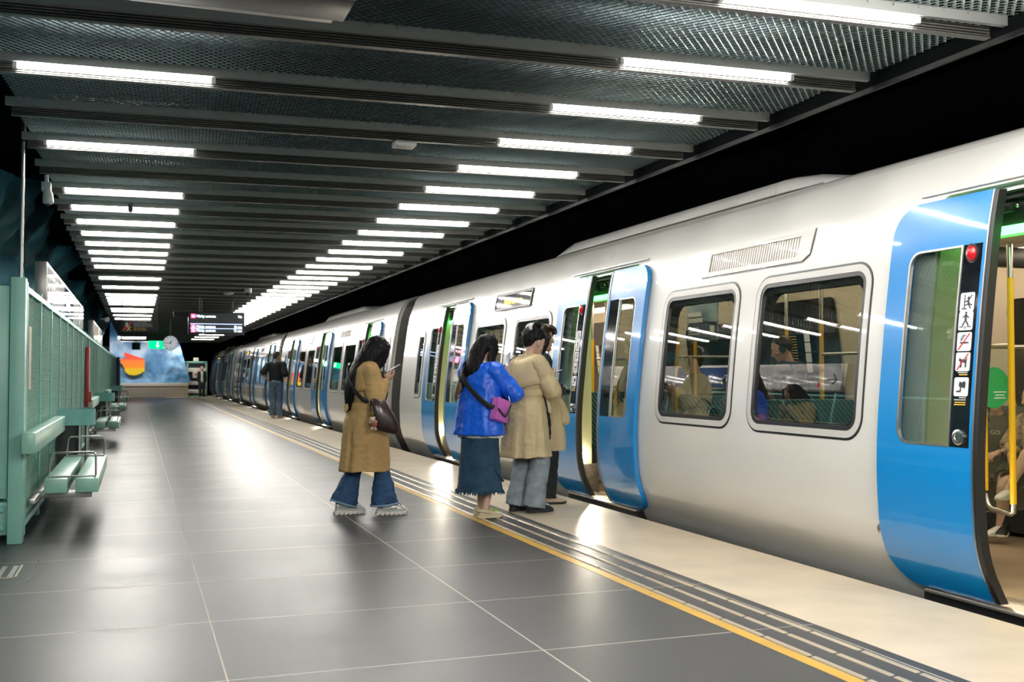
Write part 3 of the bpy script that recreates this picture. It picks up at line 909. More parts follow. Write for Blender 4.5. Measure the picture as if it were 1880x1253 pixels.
def skin(name, mat, parent, outer, holes=(), off=0., thick=0., flip=False, org=ORG, rows=.06, loc=(0, 0, 0), rim_mat=None, mirror=False):
    """sheet lying on the car's side profile, with holes; thick adds the return edges going inwards"""
    outer = dense_loop(outer); holes = [dense_loop(h) for h in holes]
    zs = [p[1] for p in outer]; ys = [p[0] for p in outer]
    z0, z1, y0, y1 = min(zs), max(zs), min(ys), max(ys)
    V, E = [], []
    for lp in [outer] + holes:
        o = len(V); n = len(lp)
        V += [Vector(p) for p in lp]
        E += [(o + i, o + (i + 1) % n) for i in range(n)]
    nr = max(2, int((z1 - z0) / rows))
    for i in range(1, nr):
        z = z0 + (z1 - z0) * i / nr + .0007
        o = len(V)
        V += [Vector((y0 - .01, z)), Vector((y1 + .01, z))]
        E.append((o, o + 1))
    r = delaunay_2d_cdt(V, E, [], 0, 1e-5)
    vv, ff = r[0], r[2]
    P, Fs, N = [], [], []
    used = {}
    for f in ff:
        c = sum((vv[i] for i in f), Vector((0, 0))) / len(f)
        if not inside(c, outer) or any(inside(c, h) for h in holes):
            continue
        a, b, d = [vv[i] for i in f[:3]]
        if (b - a).cross(d - a) > 0: f = list(f)[::-1]
        idx = []
        for i in f:
            if i not in used:
                used[i] = len(P)
                q = SP(vv[i].x, vv[i].y, off)
                P.append(q)
            idx.append(used[i])
        Fs.append(idx)
    nrm = {}
    loopn = []
    sgn = -1 if flip else 1
    for f in Fs:
        if flip: f.reverse()
        for i in f:
            n = Vector((-1, 0, DXB(P[i][2]))).normalized() * sgn
            loopn.append(n)
    mi = [0] * len(Fs)
    if thick:
        for k, lp in enumerate([outer] + holes):
            o = len(P); n = len(lp)
            P += [SP(a, b, off) for a, b in lp] + [SP(a, b, off + thick) for a, b in lp]
            area = sum(lp[i - 1][0] * lp[i][1] - lp[i][0] * lp[i - 1][1] for i in range(n))
            for i in range(n):
                j = (i + 1) % n
                q = [o + i, o + j, o + n + j, o + n + i]
                dy, dz = lp[j][0] - lp[i][0], lp[j][1] - lp[i][1]
                # outward (from the sheet) normal in the y / z plane
                nn = Vector((0, dz, -dy)) * (1 if area > 0 else -1) * (1 if k == 0 else -1)
                nn.normalize()
                a, b_, c_ = Vector(P[q[0]]), Vector(P[q[1]]), Vector(P[q[2]])
                if (b_ - a).cross(c_ - a).dot(nn) < 0: q.reverse()
                Fs.append(q); mi.append(1 if rim_mat else 0)
                loopn += [nn] * 4
        # back sheet, so that the piece has a body
    me = bpy.data.meshes.new(name)
    if mirror:
        P = [(2 * ORG[0] - p[0], p[1], p[2]) for p in P]
        for f in Fs: f.reverse()
        ln = []
        k = 0
        for f in Fs:
            seg = loopn[k:k + len(f)][::-1]; k += len(f)
            ln += [Vector((-n.x, n.y, n.z)) for n in seg]
        loopn = ln
    me.from_pydata([(p[0] - org[0], p[1] - org[1], p[2] - org[2]) for p in P], [], Fs)
    me.polygons.foreach_set('material_index', mi)
    me.shade_smooth()
    me.normals_split_custom_set([tuple(n) for n in loopn])
    for q in ([mat] + ([rim_mat] if rim_mat else [])):
        me.materials.append(M[q])
    ob = bpy.data.objects.new(name, me)
    col.objects.link(ob)
    ob.parent = parent
    ob.location = loc
    return ob
def patch(mb, loop, off, h=.0015):
    """thin plate of polygon shape lying on the side profile (y, z loop)"""
    lp = dense_loop(loop, .05)
    n = len(lp)
    vs = [SP(a, b, off) for a, b in lp] + [SP(a, b, off - h) for a, b in lp]
    mb.add(vs, [tuple(range(n)), tuple(range(n, 2 * n))[::-1]] + [(i, (i + 1) % n, n + (i + 1) % n, n + i) for i in range(n)])

CAR_Y0, CAR_Y1 = 2.12, 17.70
DOORS = (4.2, 9.6, 15.0)
WINS = ((5.455, 6.77), (7.0, 8.24), (10.90, 12.13), (12.45, 13.73))
SMALL = ((2.36, 2.76), (16.36, 16.77))
car = thing('train_car', (ORG[0], ORG[1], 0), 'nearest white metro car, with the large blue door at the right edge', 'train car', 'cars of the metro train')
wl = [rrect(a, b, .865, 2.005, .15, 7) for a, b in WINS] + [rrect(a, b, .905, 1.975, .10, 6) for a, b in SMALL]
dl = [rrect(y - .72, y + .72, .0, 2.335, .05, 3) for y in DOORS]
skin('body', 'train_white', car, [(CAR_Y0, -.95), (CAR_Y1, -.95), (CAR_Y1, 2.62), (CAR_Y0, 2.62)], wl + dl, 0, .07)
# roof and far side shell
RF = [(4.650, 2.62), (4.70, 2.662), (4.752, 2.690), (4.84, 2.716), (5.0, 2.745), (5.3, 2.775), (5.65, 2.785)]
rf = cr_chain(RF, 5)
full = rf + [(2 * ORG[0] - x, z) for x, z in rf[::-1][1:]] + [(2 * ORG[0] - XB(z), z) for z in (2.5, 2.3, 2.0, 1.6, 1.2, .8, .5, .2, 0, -.3, -.9)]
b = MB()
b.loft([[(x, y, z) for x, z in full] for y in (CAR_Y0, CAR_Y1)], False, False, closed=False)
b.build('roof', 'train_white', car, ORG, angle=80)
endp = [(XB(z), z) for z in (-.9, -.3, 0, .2, .5, .8, 1.2, 1.6, 2.0, 2.3, 2.5, 2.6)] + full
for y in (CAR_Y0, CAR_Y1):
    MB().prism(endp, 'y', y - .01, y + .01).build('end_wall', 'train_white', car, ORG, smooth=False)
# windows
def ring_loop(a, b, c, d, r, g): return rrect(a + g, b - g, c + g, d - g, max(r - g, .015), 7)
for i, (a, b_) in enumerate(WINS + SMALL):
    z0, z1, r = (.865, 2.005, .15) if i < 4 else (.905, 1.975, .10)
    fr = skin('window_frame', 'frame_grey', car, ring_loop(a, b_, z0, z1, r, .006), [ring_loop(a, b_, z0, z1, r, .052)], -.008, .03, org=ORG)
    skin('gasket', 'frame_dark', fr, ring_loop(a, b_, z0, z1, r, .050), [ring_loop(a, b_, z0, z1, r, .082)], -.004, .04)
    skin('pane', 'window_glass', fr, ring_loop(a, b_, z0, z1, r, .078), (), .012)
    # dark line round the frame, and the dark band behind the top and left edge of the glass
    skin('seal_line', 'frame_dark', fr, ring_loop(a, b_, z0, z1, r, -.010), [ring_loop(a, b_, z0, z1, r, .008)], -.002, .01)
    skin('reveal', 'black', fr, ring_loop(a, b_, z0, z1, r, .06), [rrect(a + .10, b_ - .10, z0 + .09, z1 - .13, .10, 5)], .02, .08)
# door leaves: the far one carries the stickers
LO = -.05
def sticker_mesh(kind, zc):
    b = MB()
    yc = 0.
    s = .0525
    patch(b, rrect(-s, s, zc - s, zc + s, .012), LO - .0005, .0015)
    b.m = 1
    o2 = LO - .002
    def poly(pts): patch(b, [(-u * s, zc + v * s) for u, v in pts], o2, .0012)
    def bar(u0, v0, u1, v1, w):
        d = Vector((u1 - u0, v1 - v0)); n = Vector((-d.y, d.x)).normalized() * w / 2
        poly([(u0 + n.x, v0 + n.y), (u0 - n.x, v0 - n.y), (u1 - n.x, v1 - n.y), (u1 + n.x, v1 + n.y)])
    def dot(u, v, r): poly([(u + r * math.cos(R(30 * i)), v + r * math.sin(R(30 * i))) for i in range(12)])
    if kind == 0:
        bar(-.35, -.75, -.35, .8, .12); bar(-.7, -.7, 0, -.7, .10); dot(.18, .42, .16)
        bar(.12, .25, .25, -.3, .28); bar(.15, .15, -.35, .0, .12); bar(.2, .15, .62, .72, .12)
        bar(.25, -.2, .7, -.35, .16); bar(.2, -.25, .55, -.7, .14); bar(-.3, -.35, .15, -.25, .12)
    elif kind == 1:
        dot(0, .85, .14); bar(0, .7, 0, .05, .30); bar(.05, .6, .45, .3, .12); bar(-.05, .6, -.45, .35, .12)
        bar(0, .1, -.42, -.5, .17); bar(0, .1, .42, -.5, .17); bar(-.8, -.62, -.25, -.62, .10); bar(.25, -.62, .8, -.62, .10)
        bar(0, -.85, 0, -.6, .10)
    elif kind == 2:
        bar(-.55, -.12, .45, -.12, .16); bar(.5, -.12, .65, -.12, .16); bar(-.5, .1, -.3, .55, .08); bar(-.3, .55, -.05, .75, .08); bar(-.35, .1, -.1, .5, .08); bar(-.1, .5, .2, .7, .08)
    elif kind == 3:
        poly([(-.55, .1), (-.45, .45), (-.3, .3), (.4, .2), (.6, .5), (.55, .05), (.5, -.6), (.35, -.6), (.32, -.1), (-.1, -.05), (-.15, -.6), (-.3, -.6), (-.35, .05)])
    else:
        poly([(-.25, .55), (.62, .35), (.55, -.15), (-.3, .05)]); poly([(.3, .6), (.62, .5), (.55, .3), (.2, .4)])
        bar(-.05, .0, -.05, -.5, .16); bar(-.6, -.48, -.0, -.48, .16)
    if kind in (2, 3):
        b.m = 2
        o2 = LO - .0035
        bar(-.75, -.85, .75, .85, .12)
    return b
lamp_disc = None
for yc in DOORS:
    for sd in (1, -1):
        far = sd > 0
        e0, e1 = .265, 1.045
        strip1 = .448 if far else .515
        L = lambda a, b_, z0, z1, ri, ro: ([(y, z) for y, z in rrect(a, b_, z0, z1, [ri, ro, ro, ri], 8)] if sd > 0 else [(y, z) for y, z in rrect(-b_, -a, z0, z1, [ro, ri, ri, ro], 8)])
        lp = L(e0, e1, .030, 2.305, 0, .19)
        win = L(.300, .872, .878, 2.008, .004, .085)
        nm = 'door'
        leaf = skin(nm, 'train_blue', car, lp, [win], LO, .042, org=(ORG[0], 0, 0), loc=(0, yc - ORG[1], 0))
        K = dict(org=(ORG[0], 0, 0))
        skin('inner_sheet', 'cream_panel', leaf, lp, [win], LO + .043, 0, flip=True, **K)
        skin('edge_strip', 'black_gloss', leaf, L(.300, strip1, .878, 2.008, .002, .002), (), LO + .002, .03, **K)
        skin('glass', 'window_glass', leaf, L(strip1 + .006, .862, .888, 1.998, .004, .078), (), LO + .010, 0, **K)
        skin('gasket', 'steel_dull', leaf, L(strip1 - .004, .874, .876, 2.010, .004, .087), [L(strip1 + .008, .862, .888, 1.998, .004, .078)], LO - .002, .02, **K)
        skin('edge_seal', 'rubber', leaf, L(.232, .268, .035, 2.30, .01, .01), (), LO - .004, .055, **K)
        skin('edge_trim', 'steel_dull', leaf, L(.262, .272, .035, 2.30, .001, .001), (), LO - .007, .01, **K)
        if far:
            for kind, z in enumerate((1.682, 1.577, 1.462, 1.350, 1.212)):
                sb = sticker_mesh(kind, z)
                me = sb.mesh('sticker', smooth=False)
                for q in ('sticker_white', 'sticker_ink', 'sticker_red'): me.materials.append(M[q])
                for v in me.vertices: v.co.x -= ORG[0]; v.co.y += .375
                o = bpy.data.objects.new('sticker', me); col.objects.link(o); o.parent = leaf
            b = MB()
            for z, w in ((1.290, .07), (1.152, .05), (1.140, .085)):
                patch(b, rrect(.335, .335 + w, z - .003, z + .003, .001), LO - .001)
            b.m = 1
            for z, w in ((1.279, .06), (1.126, .08), (1.114, .085)):
                patch(b, rrect(.335, .335 + w, z - .003, z + .003, .001), LO - .001)
            b.build('small_print', ['text_grey', 'text_yellow'], leaf, (ORG[0], 0, 0), smooth=False)
            b = MB()
            for r, o_ in ((.044, LO + .004), (.044, LO - .012), (.036, LO - .016)):
                pass
            n = 24
            rr = [[(XB(.935) + o_, .372 + r * math.cos(2 * PI * i / n), .935 + r * 1.0 * math.sin(2 * PI * i / n)) for i in range(n)] for r, o_ in ((.043, LO + .004), (.043, LO - .010), (.037, LO - .014), (.022, LO - .014), (.020, LO - .010))]
            b.loft(rr); b.build('push_button', 'steel', leaf, (ORG[0], 0, 0))
            b = MB()
            rr = [[(XB(1.955) + o_, .372 + r * math.cos(2 * PI * i / n), 1.955 + 1.25 * r * math.sin(2 * PI * i / n)) for i in range(n)] for r, o_ in ((.034, LO + .004), (.034, LO - .012), (.020, LO - .028), (.008, LO - .034))]
            b.loft(rr); b.build('warning_lamp', 'red_lamp', leaf, (ORG[0], 0, 0))
            b = MB()
            rr = [[(XB(1.955) + o_, .372 + r * math.cos(2 * PI * i / n), 1.955 + 1.25 * r * math.sin(2 * PI * i / n)) for i in range(n)] for r, o_ in ((.044, LO + .004), (.044, LO - .006), (.036, LO - .006), (.036, LO + .002))]
            b.loft(rr, False, False); b.build('lamp_ring', 'charcoal', leaf, (ORG[0], 0, 0))
    # opening: header gear, green light, jambs, sill
    b = MB(); b.box(4.62, 4.90, yc - .71, yc + .71, 2.12, 2.34)
    for i in range(7):
        b.box(4.575, 4.62, yc - .6 + i * .18, yc - .52 + i * .18, 2.16 + .03 * (i % 2), 2.24)
    b.tube([(4.59, yc - .7, 2.27), (4.59, yc + .7, 2.27)], .012, 8)
    b.build('door_gear', 'black', car, ORG, bevel=.003)
    b = MB()
    for i in range(5): b.ball((4.572, yc - .5 + i * .25, 2.215), .012, 8, 5)
    b.box(4.565, 4.63, yc - .72, yc + .72, 2.305, 2.335)
    b.build('gear_fitting', 'steel', car, ORG)
    MB().box(4.60, 4.66, yc - .70, yc + .70, 2.075, 2.118).build('green_light', 'led_green', car, ORG, bevel=.004)
    MB().box(4.66, 4.95, yc - .70, yc + .70, 2.06, 2.12).build('header_panel', 'cream_panel', car, ORG, bevel=.004)
    for sd in (1, -1):
        y0 = yc + sd * .70
        jl = [(XB(z) + .02, z) for z in (.02, .2, .5, .8, 1.2, 1.6, 2.0, 2.3)] + [(4.62, 2.3), (4.62, .02)]
        MB().prism(jl, 'y', y0, y0 + sd * .05).build('jamb_panel', 'pale_green_panel', car, ORG, smooth=False)
        MB().box(4.50, 4.70, y0 - sd * .02, y0 + sd * .05, .02, .32).build('jamb_box', 'bellows', car, ORG, bevel=.008)
    lo = (4.50, yc + .672, .42)
    b = MB(); rr = [[(lo[0] + .034 * math.cos(2 * PI * i / 18), lo[1] + o_, lo[2] + .034 * math.sin(2 * PI * i / 18)) for i in range(18)] for o_ in (0, .03)]
    b.loft(rr); b.build('step_lamp', 'door_lamp', car, ORG)
    sl = bpy.data.lights.new('step_lamp_light', 'SPOT'); sl.energy = 60; sl.spot_size = R(95); sl.spot_blend = .8; sl.color = (1, .9, .74); sl.shadow_soft_size = .03
    so = bpy.data.objects.new('step_lamp_light', sl); col.objects.link(so); so.parent = car
    so.location = (lo[0] - ORG[0] - .01, lo[1] - .04 - ORG[1], lo[2])
    dv = Vector((-.42, -1, -.28)); so.rotation_euler = dv.to_track_quat('-Z', 'Y').to_euler()
    b = MB()
    b.box(4.385, 4.50, yc - .80, yc + .80, .0, .022)
    for i in range(5): b.box(4.505 + i * .030, 4.525 + i * .030, yc - .72, yc + .72, .0, .026)
    b.box(4.50, 4.68, yc - .72, yc + .72, -.05, .016)
    b.build('sill', 'sill_metal', car, ORG, bevel=.003)
    MB().box(4.40, 4.60, yc - .82, yc + .82, -.30, -.002).build('step_well', 'black', car, ORG)
    MB().box(XB(2.36) - .018, XB(2.36) + .01, yc - .9, yc + .9, 2.352, 2.372).build('drip_rail', 'frame_grey', car, ORG, bevel=.004)
# vent grille
fr = skin('vent_frame', 'frame_grey', car, [(6.14, 2.30), (6.16, 2.13), (6.24, 2.085), (7.62, 2.085), (7.58, 2.30)], [[(6.29, 2.268), (6.31, 2.122), (7.53, 2.122), (7.53, 2.268)]], -.010, .04)
skin('backing', 'grille_dark', fr, [(6.27, 2.28), (6.29, 2.11), (7.54, 2.11), (7.54, 2.28)], (), .030)
b = MB()
for i in range(38):
    y = 6.315 + i * .0325
    b.add([SP(y, 2.118, -.004), SP(y + .011, 2.118, -.004), SP(y + .011, 2.272, -.004), SP(y, 2.272, -.004), SP(y, 2.118, .03), SP(y + .011, 2.118, .03), SP(y + .011, 2.272, .03), SP(y, 2.272, .03)],
          [(0, 1, 2, 3), (0, 4, 5, 1), (1, 5, 6, 2), (2, 6, 7, 3), (3, 7, 4, 0)])
b.build('slats', 'grille_metal', fr, ORG, smooth=False)
skin('vent_line', 'frame_dark', fr, [(6.125, 2.31), (6.15, 2.12), (6.235, 2.072), (7.635, 2.072), (7.63, 2.085), (6.245, 2.090), (6.17, 2.135), (6.15, 2.31)], (), -.003)
# destination display
fr = skin('destination_display', 'black_gloss', car, rrect(11.68, 12.98, 2.125, 2.305, .015), (), -.012, .03)
b = MB()
put_text(b, 'Mörby centrum', .115, lambda x, y: SP(12.66 - x, 2.172 + y, -.0145), sx=.92)
b.build('lettering', 'led_orange', fr, ORG, smooth=False)
skin('rim', 'charcoal', fr, rrect(11.66, 13.0, 2.105, 2.325, .02), [rrect(11.69, 12.97, 2.135, 2.295, .01)], -.018, .03)
# small fittings on the side
n = 20
b = MB(); b.loft([[(XB(.33) + o_, 5.31 + r * math.cos(2 * PI * i / n), .33 + r * 1.25 * math.sin(2 * PI * i / n)) for i in range(n)] for r, o_ in ((.022, .004), (.022, -.006), (.014, -.008), (.012, -.002))])
b.build('key_switch', 'steel', car, ORG)
skin('side_mark', 'frame_grey', car, [(9.62 + .055 * math.cos(R(20 * i)) , 2.50 + .045 * math.sin(R(20 * i))) for i in range(18)], (), -.003)
# roof units
ru = MB()
def unit(y0, y1, t0, t1):
    def sec(y, zt, xf):
        return [(xf, y, 2.715), (xf + .02, y, 2.70 + (zt - 2.70) * .45), (xf + .085, y, zt - .012), (xf + .14, y, zt), (5.5, y, zt + .02), (5.65, y, zt + .02), (5.65, y, 2.68)]
    ru.loft([sec(y0, t0, 4.80 if t0 < 2.78 else 4.765), sec(y0 + .02, t0, 4.765), sec(y1 - .02, t1, 4.765), sec(y1, t1, 4.80 if t1 < 2.78 else 4.765)])
def unit2(ys): 
    def sec(y, h, xf):
        zt = 2.70 + h
        return [(xf, y, 2.712), (xf + .012, y, 2.712 + h * .35), (xf + .05, y, zt - .02), (xf + .10, y, zt), (5.5, y, zt + .025), (5.65, y, zt + .025), (5.65, y, 2.68)]
    ru.loft([sec(y, h, x) for y, h, x in ys])
unit2([(6.28, .015, 5.2), (6.42, .06, 4.95), (6.62, .105, 4.80), (6.90, .130, 4.765), (7.05, .135, 4.765)])
unit2([(7.065, .135, 4.765), (9.35, .135, 4.765)])
unit2([(9.365, .135, 4.765), (11.2, .135, 4.765), (11.45, .10, 4.77), (11.75, .02, 4.80)])
ru.build('roof_unit', 'train_white', car, ORG, angle=50)
MB().box(4.80, 5.6, 6.5, 11.7, 2.68, 2.714).build('roof_unit_base', 'black', car, ORG)
# gangway bellows at the far end
gp = [(x + .05, z) for x, z in DENSE[20:]] + [(x + (.05 if x < 5.65 else 0), z - .05) for x, z in rf]
def half(y, g):
    pts = []
    for x, z in gp:
        pts.append((x + g, y, z - g * (1 if z > 2.5 else 0)))
    m_ = [(2 * ORG[0] - a, y, c) for a, _, c in pts[::-1]]
    return pts + m_
rings = []
yy = 17.70
while yy < 18.60:
    rings += [half(yy, .0), half(yy + .03, .035)]
    yy += .06
rings.append(half(18.60, 0))
b = MB(); b.loft(rings, False, False, closed=False); b.build('gangway_bellows', 'bellows', car, ORG, smooth=False)
b = MB(); b.loft([half(17.70, -.02), half(17.74, -.035), half(17.76, -.0)], False, False, closed=False); b.loft([half(18.54, -.0), half(18.57, -.035), half(18.62, -.02)], False, False, closed=False)
b.build('gangway_frame', 'frame_grey', car, ORG, angle=60)
# ---------------------------------------------------------------- interior
MB().box(4.52, 6.8, CAR_Y0, CAR_Y1, -.06, .018).build('interior_floor', 'int_floor', car, ORG)
inw = [rrect(a + .07, b_ - .07, .94, 1.93, .10, 4) for a, b_ in WINS]
ind = [rrect(y - .72, y + .72, .0, 2.30, .02, 2) for y in DOORS]
skin('lining', 'cream_panel', car, [(CAR_Y0, .0), (CAR_Y1, .0), (CAR_Y1, 2.30), (CAR_Y0, 2.30)], inw + ind, .115, 0, flip=True, rows=.2)
skin('opposite_lining', 'cream_panel', car, [(CAR_Y0, .0), (CAR_Y1, .0), (CAR_Y1, 2.30), (CAR_Y0, 2.30)], (), .115, 0, flip=True, mirror=True, rows=.2)
for a, b_ in WINS:
    skin('opposite_window', 'black_gloss', car, rrect(a + .05, b_ - .05, .95, 1.90, .12), (), .125, .01, flip=True, mirror=True)
for yc in DOORS:
    od = skin('opposite_door', 'black_gloss', car, rrect(yc - .66, yc + .66, .10, 2.08, .05), [], .13, .01, flip=True, mirror=True, rows=.15)
    b = MB()
    for k, z in enumerate((1.68, 1.57, 1.46, 1.35)):
        patch(b, rrect(yc - .22, yc - .12, z - .05, z + .05, .01), .15)
    b.m = 1
    for k in range(14): patch(b, rrect(yc + .02, yc + .16 + .05 * ((k * 7) % 3), 1.30 + .03 * k, 1.308 + .03 * k, .001), .15)
    me = b.mesh('notice', smooth=False)
    for v in me.vertices: v.co.x = 2 * ORG[0] - v.co.x - ORG[0] - .02; v.co.y -= ORG[1]
    me.materials.append(M['sticker_white']); me.materials.append(M['text_yellow'])
    o = bpy.data.objects.new('notice', me); col.objects.link(o); o.parent = od
MB().prism([(4.60, 2.30), (4.75, 2.36), (5.0, 2.24), (5.3, 2.20), (6.0, 2.20), (6.3, 2.24), (6.55, 2.36), (6.72, 2.30), (6.72, 2.5), (4.60, 2.5)], 'y', CAR_Y0, CAR_Y1).build('interior_ceiling', 'int_ceiling', car, ORG, smooth=False)
for x in (5.06, 6.24):
    for i in range(6):
        y = 2.5 + i * 2.55
        MB().box(x - .07, x + .07, y, y + 2.2, 2.175, 2.222).build('interior_lamp', 'int_tube', car, ORG, bevel=.004)
def pole(pts, mat='yellow_pole', r=.019, nm='grab_pole'):
    return MB().tube(pts, r, 10).build(nm, mat, car, ORG)
for yc in DOORS:
    for sd in (1, -1):
        # looped handrail at the door screen
        ya, yb = yc + sd * .575, yc + sd * .79
        lo = [(4.84, ya, .56), (4.84, ya, .50)] + [(4.84, ya + sd * .0, .475), (4.84, ya + sd * .02, .462), (4.84, yb - sd * .05, .47), (4.84, yb - sd * .015, .50), (4.84, yb, .56)]
        pole([(4.84, ya, .52), (4.84, ya, 1.85)]); pole([(4.84, yb, .58), (4.84, yb, 1.80)])
        pole(lo, 'steel', .017, 'grab_rail')
        pole([(4.84, ya, 1.85), (4.84, ya, 2.21)], 'steel', .017, 'grab_rail'); pole([(4.84, yb, 1.80), (4.84, yb, 2.21)], 'steel', .017, 'grab_rail')
        pole([(4.84, ya, 1.45), (4.84, yb, 1.45)], 'steel', .013, 'grab_rail')
        MB().box(4.74, 5.48, yb - .008, yb + .008, .45, 1.44).build('draught_screen', 'screen_glass', car, ORG)
        pole([(4.72, yb, 1.45), (5.5, yb, 1.45)], 'steel', .013, 'grab_rail')
        # post by the seats
        pole([(5.5, yb, .02), (5.5, yb, .5)], 'steel', .017, 'grab_rail'); pole([(5.5, yb, .5), (5.5, yb, 1.72)]); pole([(5.5, yb, 1.72), (5.5, yb, 2.21)], 'steel', .017, 'grab_rail')
        pole([(6.0, yb + sd * .1, .02), (6.0, yb + sd * .1, .5)], 'steel', .017, 'grab_rail'); pole([(6.0, yb + sd * .1, .5), (6.0, yb + sd * .1, 1.75)]); pole([(6.0, yb + sd * .1, 1.75), (6.0, yb + sd * .1, 2.21)], 'steel', .017, 'grab_rail')
def seat(y, face, x0=4.62, x1=5.44):
    """pair of transverse places; the back stands at y"""
    s = MB().box(x0, x1, y, y + face * .46, .40, .50).build('seat_cushion', 'seat_cloth', car, ORG, bevel=.02)
    MB().prism([(y - face * .05, .46), (y + face * .03, .46), (y - face * .06, 1.08), (y - face * .12, 1.08)], 'x', x0, x1).build('backrest', 'seat_cloth', s, ORG, bevel=.015)
    MB().box(x0 + .1, x1 - .1, y + face * .02, y + face * .40, .10, .40).build('seat_base', 'seat_shell', s, ORG, bevel=.01)
for y, f in ((5.50, 1), (7.05, -1), (7.12, 1), (8.44, -1), (10.90, 1), (12.20, -1), (12.36, 1), (13.9, -1)):
    seat(y + (.16 if f > 0 else -.14), f)
for y0, y1 in ((5.4, 8.4), (10.8, 13.8)):
    s = MB().box(6.28, 6.74, y0, y1, .41, .50).build('seat_cushion', 'seat_cloth', car, ORG, bevel=.02)
    MB().prism([(6.70, .48), (6.80, .48), (6.83, 1.02), (6.75, 1.02)], 'y', y0, y1).build('backrest', 'seat_shell', s, ORG, bevel=.015)
    MB().box(6.42, 6.76, y0 + .1, y1 - .1, .05, .41).build('seat_base', 'seat_shell', s, ORG, bevel=.01)
for ya, yb in ((6.70, 7.34), (12.0, 12.62)):
    for y in (ya, yb):
        pole([(5.40, y, 1.06), (5.40, y, 1.72)]); pole([(5.40, y, 1.72), (5.40, y, 2.21)], 'steel', .017, 'grab_rail')
    pole([(5.40, ya, 1.45), (5.40, yb, 1.45)], 'steel', .013, 'grab_rail')
# hanging advertisement and the display over the aisle
ad = MB().box(5.30, 5.315, 8.84, 9.42, 1.62, 2.16).build('advert', 'ad_blue', car, ORG)
b = MB(); b.box(5.294, 5.30, 8.85, 9.41, 1.63, 1.80); b.build('lower_band', 'ad_navy', ad, ORG)
b = MB()
for i, (w, h, z) in enumerate(((.26, .045, 1.86), (.28, .045, 1.80), (.20, .012, 1.74), (.24, .012, 1.71), (.22, .012, 1.68))):
    b.box(5.288, 5.293, 9.38 - w, 9.38, z, z + h)
b.box(5.288, 5.293, 8.88, 8.96, 1.67, 1.76)
b.build('print', 'text_grey', ad, ORG)
ds = MB().box(5.12, 6.4, 5.66, 5.74, 2.035, 2.17).build('interior_display', 'sign_black', car, ORG, bevel=.004)
MB().tube([(5.3, 5.7, 2.16), (5.3, 5.7, 2.24)], .012, 6).tube([(6.2, 5.7, 2.16), (6.2, 5.7, 2.24)], .012, 6).build('hanger', 'steel', ds, ORG)
b = MB(); put_text(b, 'Stadion', .095, lambda x, y: (5.60 + x, 5.655, 2.075 + y), 'RIGHT'); b.build('lettering', 'led_orange', ds, ORG, smooth=False)
CAR_LABELS = ['second metro car from the near end, beyond the first dark gangway', 'third metro car from the near end, behind the man in the black T-shirt', 'farthest metro car, at the far end of the train beside the end gate']
for i, lb in enumerate(CAR_LABELS):
    copy_tree(car, (ORG[0], ORG[1] + 16.53 * (i + 1), 0), lb)
# ------------------------------------------------------------------ people
def V3(*a): return Vector(a)
def ringpts(c, a, b, ra, rb, n=20, mod=None):
    out = []
    for i in range(n):
        t = 2 * PI * i / n
        k = mod(t) if mod else 1.
        out.append(c + a * (ra * math.cos(t) * k) + b * (rb * math.sin(t) * k))
    return out
def limb(mb, pts, radii, ref=(1, 0, 0), n=16, rnd=True, sub=3, wr=0., ph=0., open_end=False):
    """tapering tube through pts; radii r or (along ref, across); ends rounded"""
    P = [Vector(p) for p in pts]
    Rr = [r if isinstance(r, tuple) else (r, r) for r in radii]
    if sub > 1:
        data = [(*p, *r) for p, r in zip(P, Rr)]
        data = cr_chain(data, sub)
        P = [Vector(d[:3]) for d in data]; Rr = [d[3:] for d in data]
    ref = Vector(ref)
    rings = []
    m = len(P)
    for i, p in enumerate(P):
        t = (P[min(i + 1, m - 1)] - P[max(i - 1, 0)]).normalized()
        a = ref - t * ref.dot(t)
        if a.length < 1e-3: a = t.orthogonal()
        a.normalize(); b = t.cross(a)
        k = 1 + wr * math.sin(i * 2.1 + ph)
        ra, rb = Rr[i][0] * k, Rr[i][1] * k
        if rnd and i == 0:
            q = min(ra, rb)
            rings.append(ringpts(p - t * q * .85, a, b, ra * .35, rb * .35, n)); rings.append(ringpts(p - t * q * .5, a, b, ra * .78, rb * .78, n))
        rings.append(ringpts(p, a, b, ra, rb, n))
        if i == m - 1:
            q = min(ra, rb)
            if open_end:
                rings.append(ringpts(p, a, b, max(ra - .008, .004), max(rb - .008, .004), n))
                rings.append(ringpts(p - t * .03, a, b, max(ra - .012, .003), max(rb - .012, .003), n))
            elif rnd:
                rings.append(ringpts(p + t * q * .5, a, b, ra * .78, rb * .78, n)); rings.append(ringpts(p + t * q * .85, a, b, ra * .35, rb * .35, n))
    mb.loft(rings)
def ik(a, b, l1, l2, hint):
    d = b - a
    L = min(d.length, (l1 + l2) * .999)
    d.normalize()
    x = (l1 * l1 - l2 * l2 + L * L) / (2 * L)
    h = math.sqrt(max(l1 * l1 - x * x, 0))
    hv = Vector(hint); hv = hv - d * hv.dot(d); hv.normalize()
    return a + d * x + hv * h
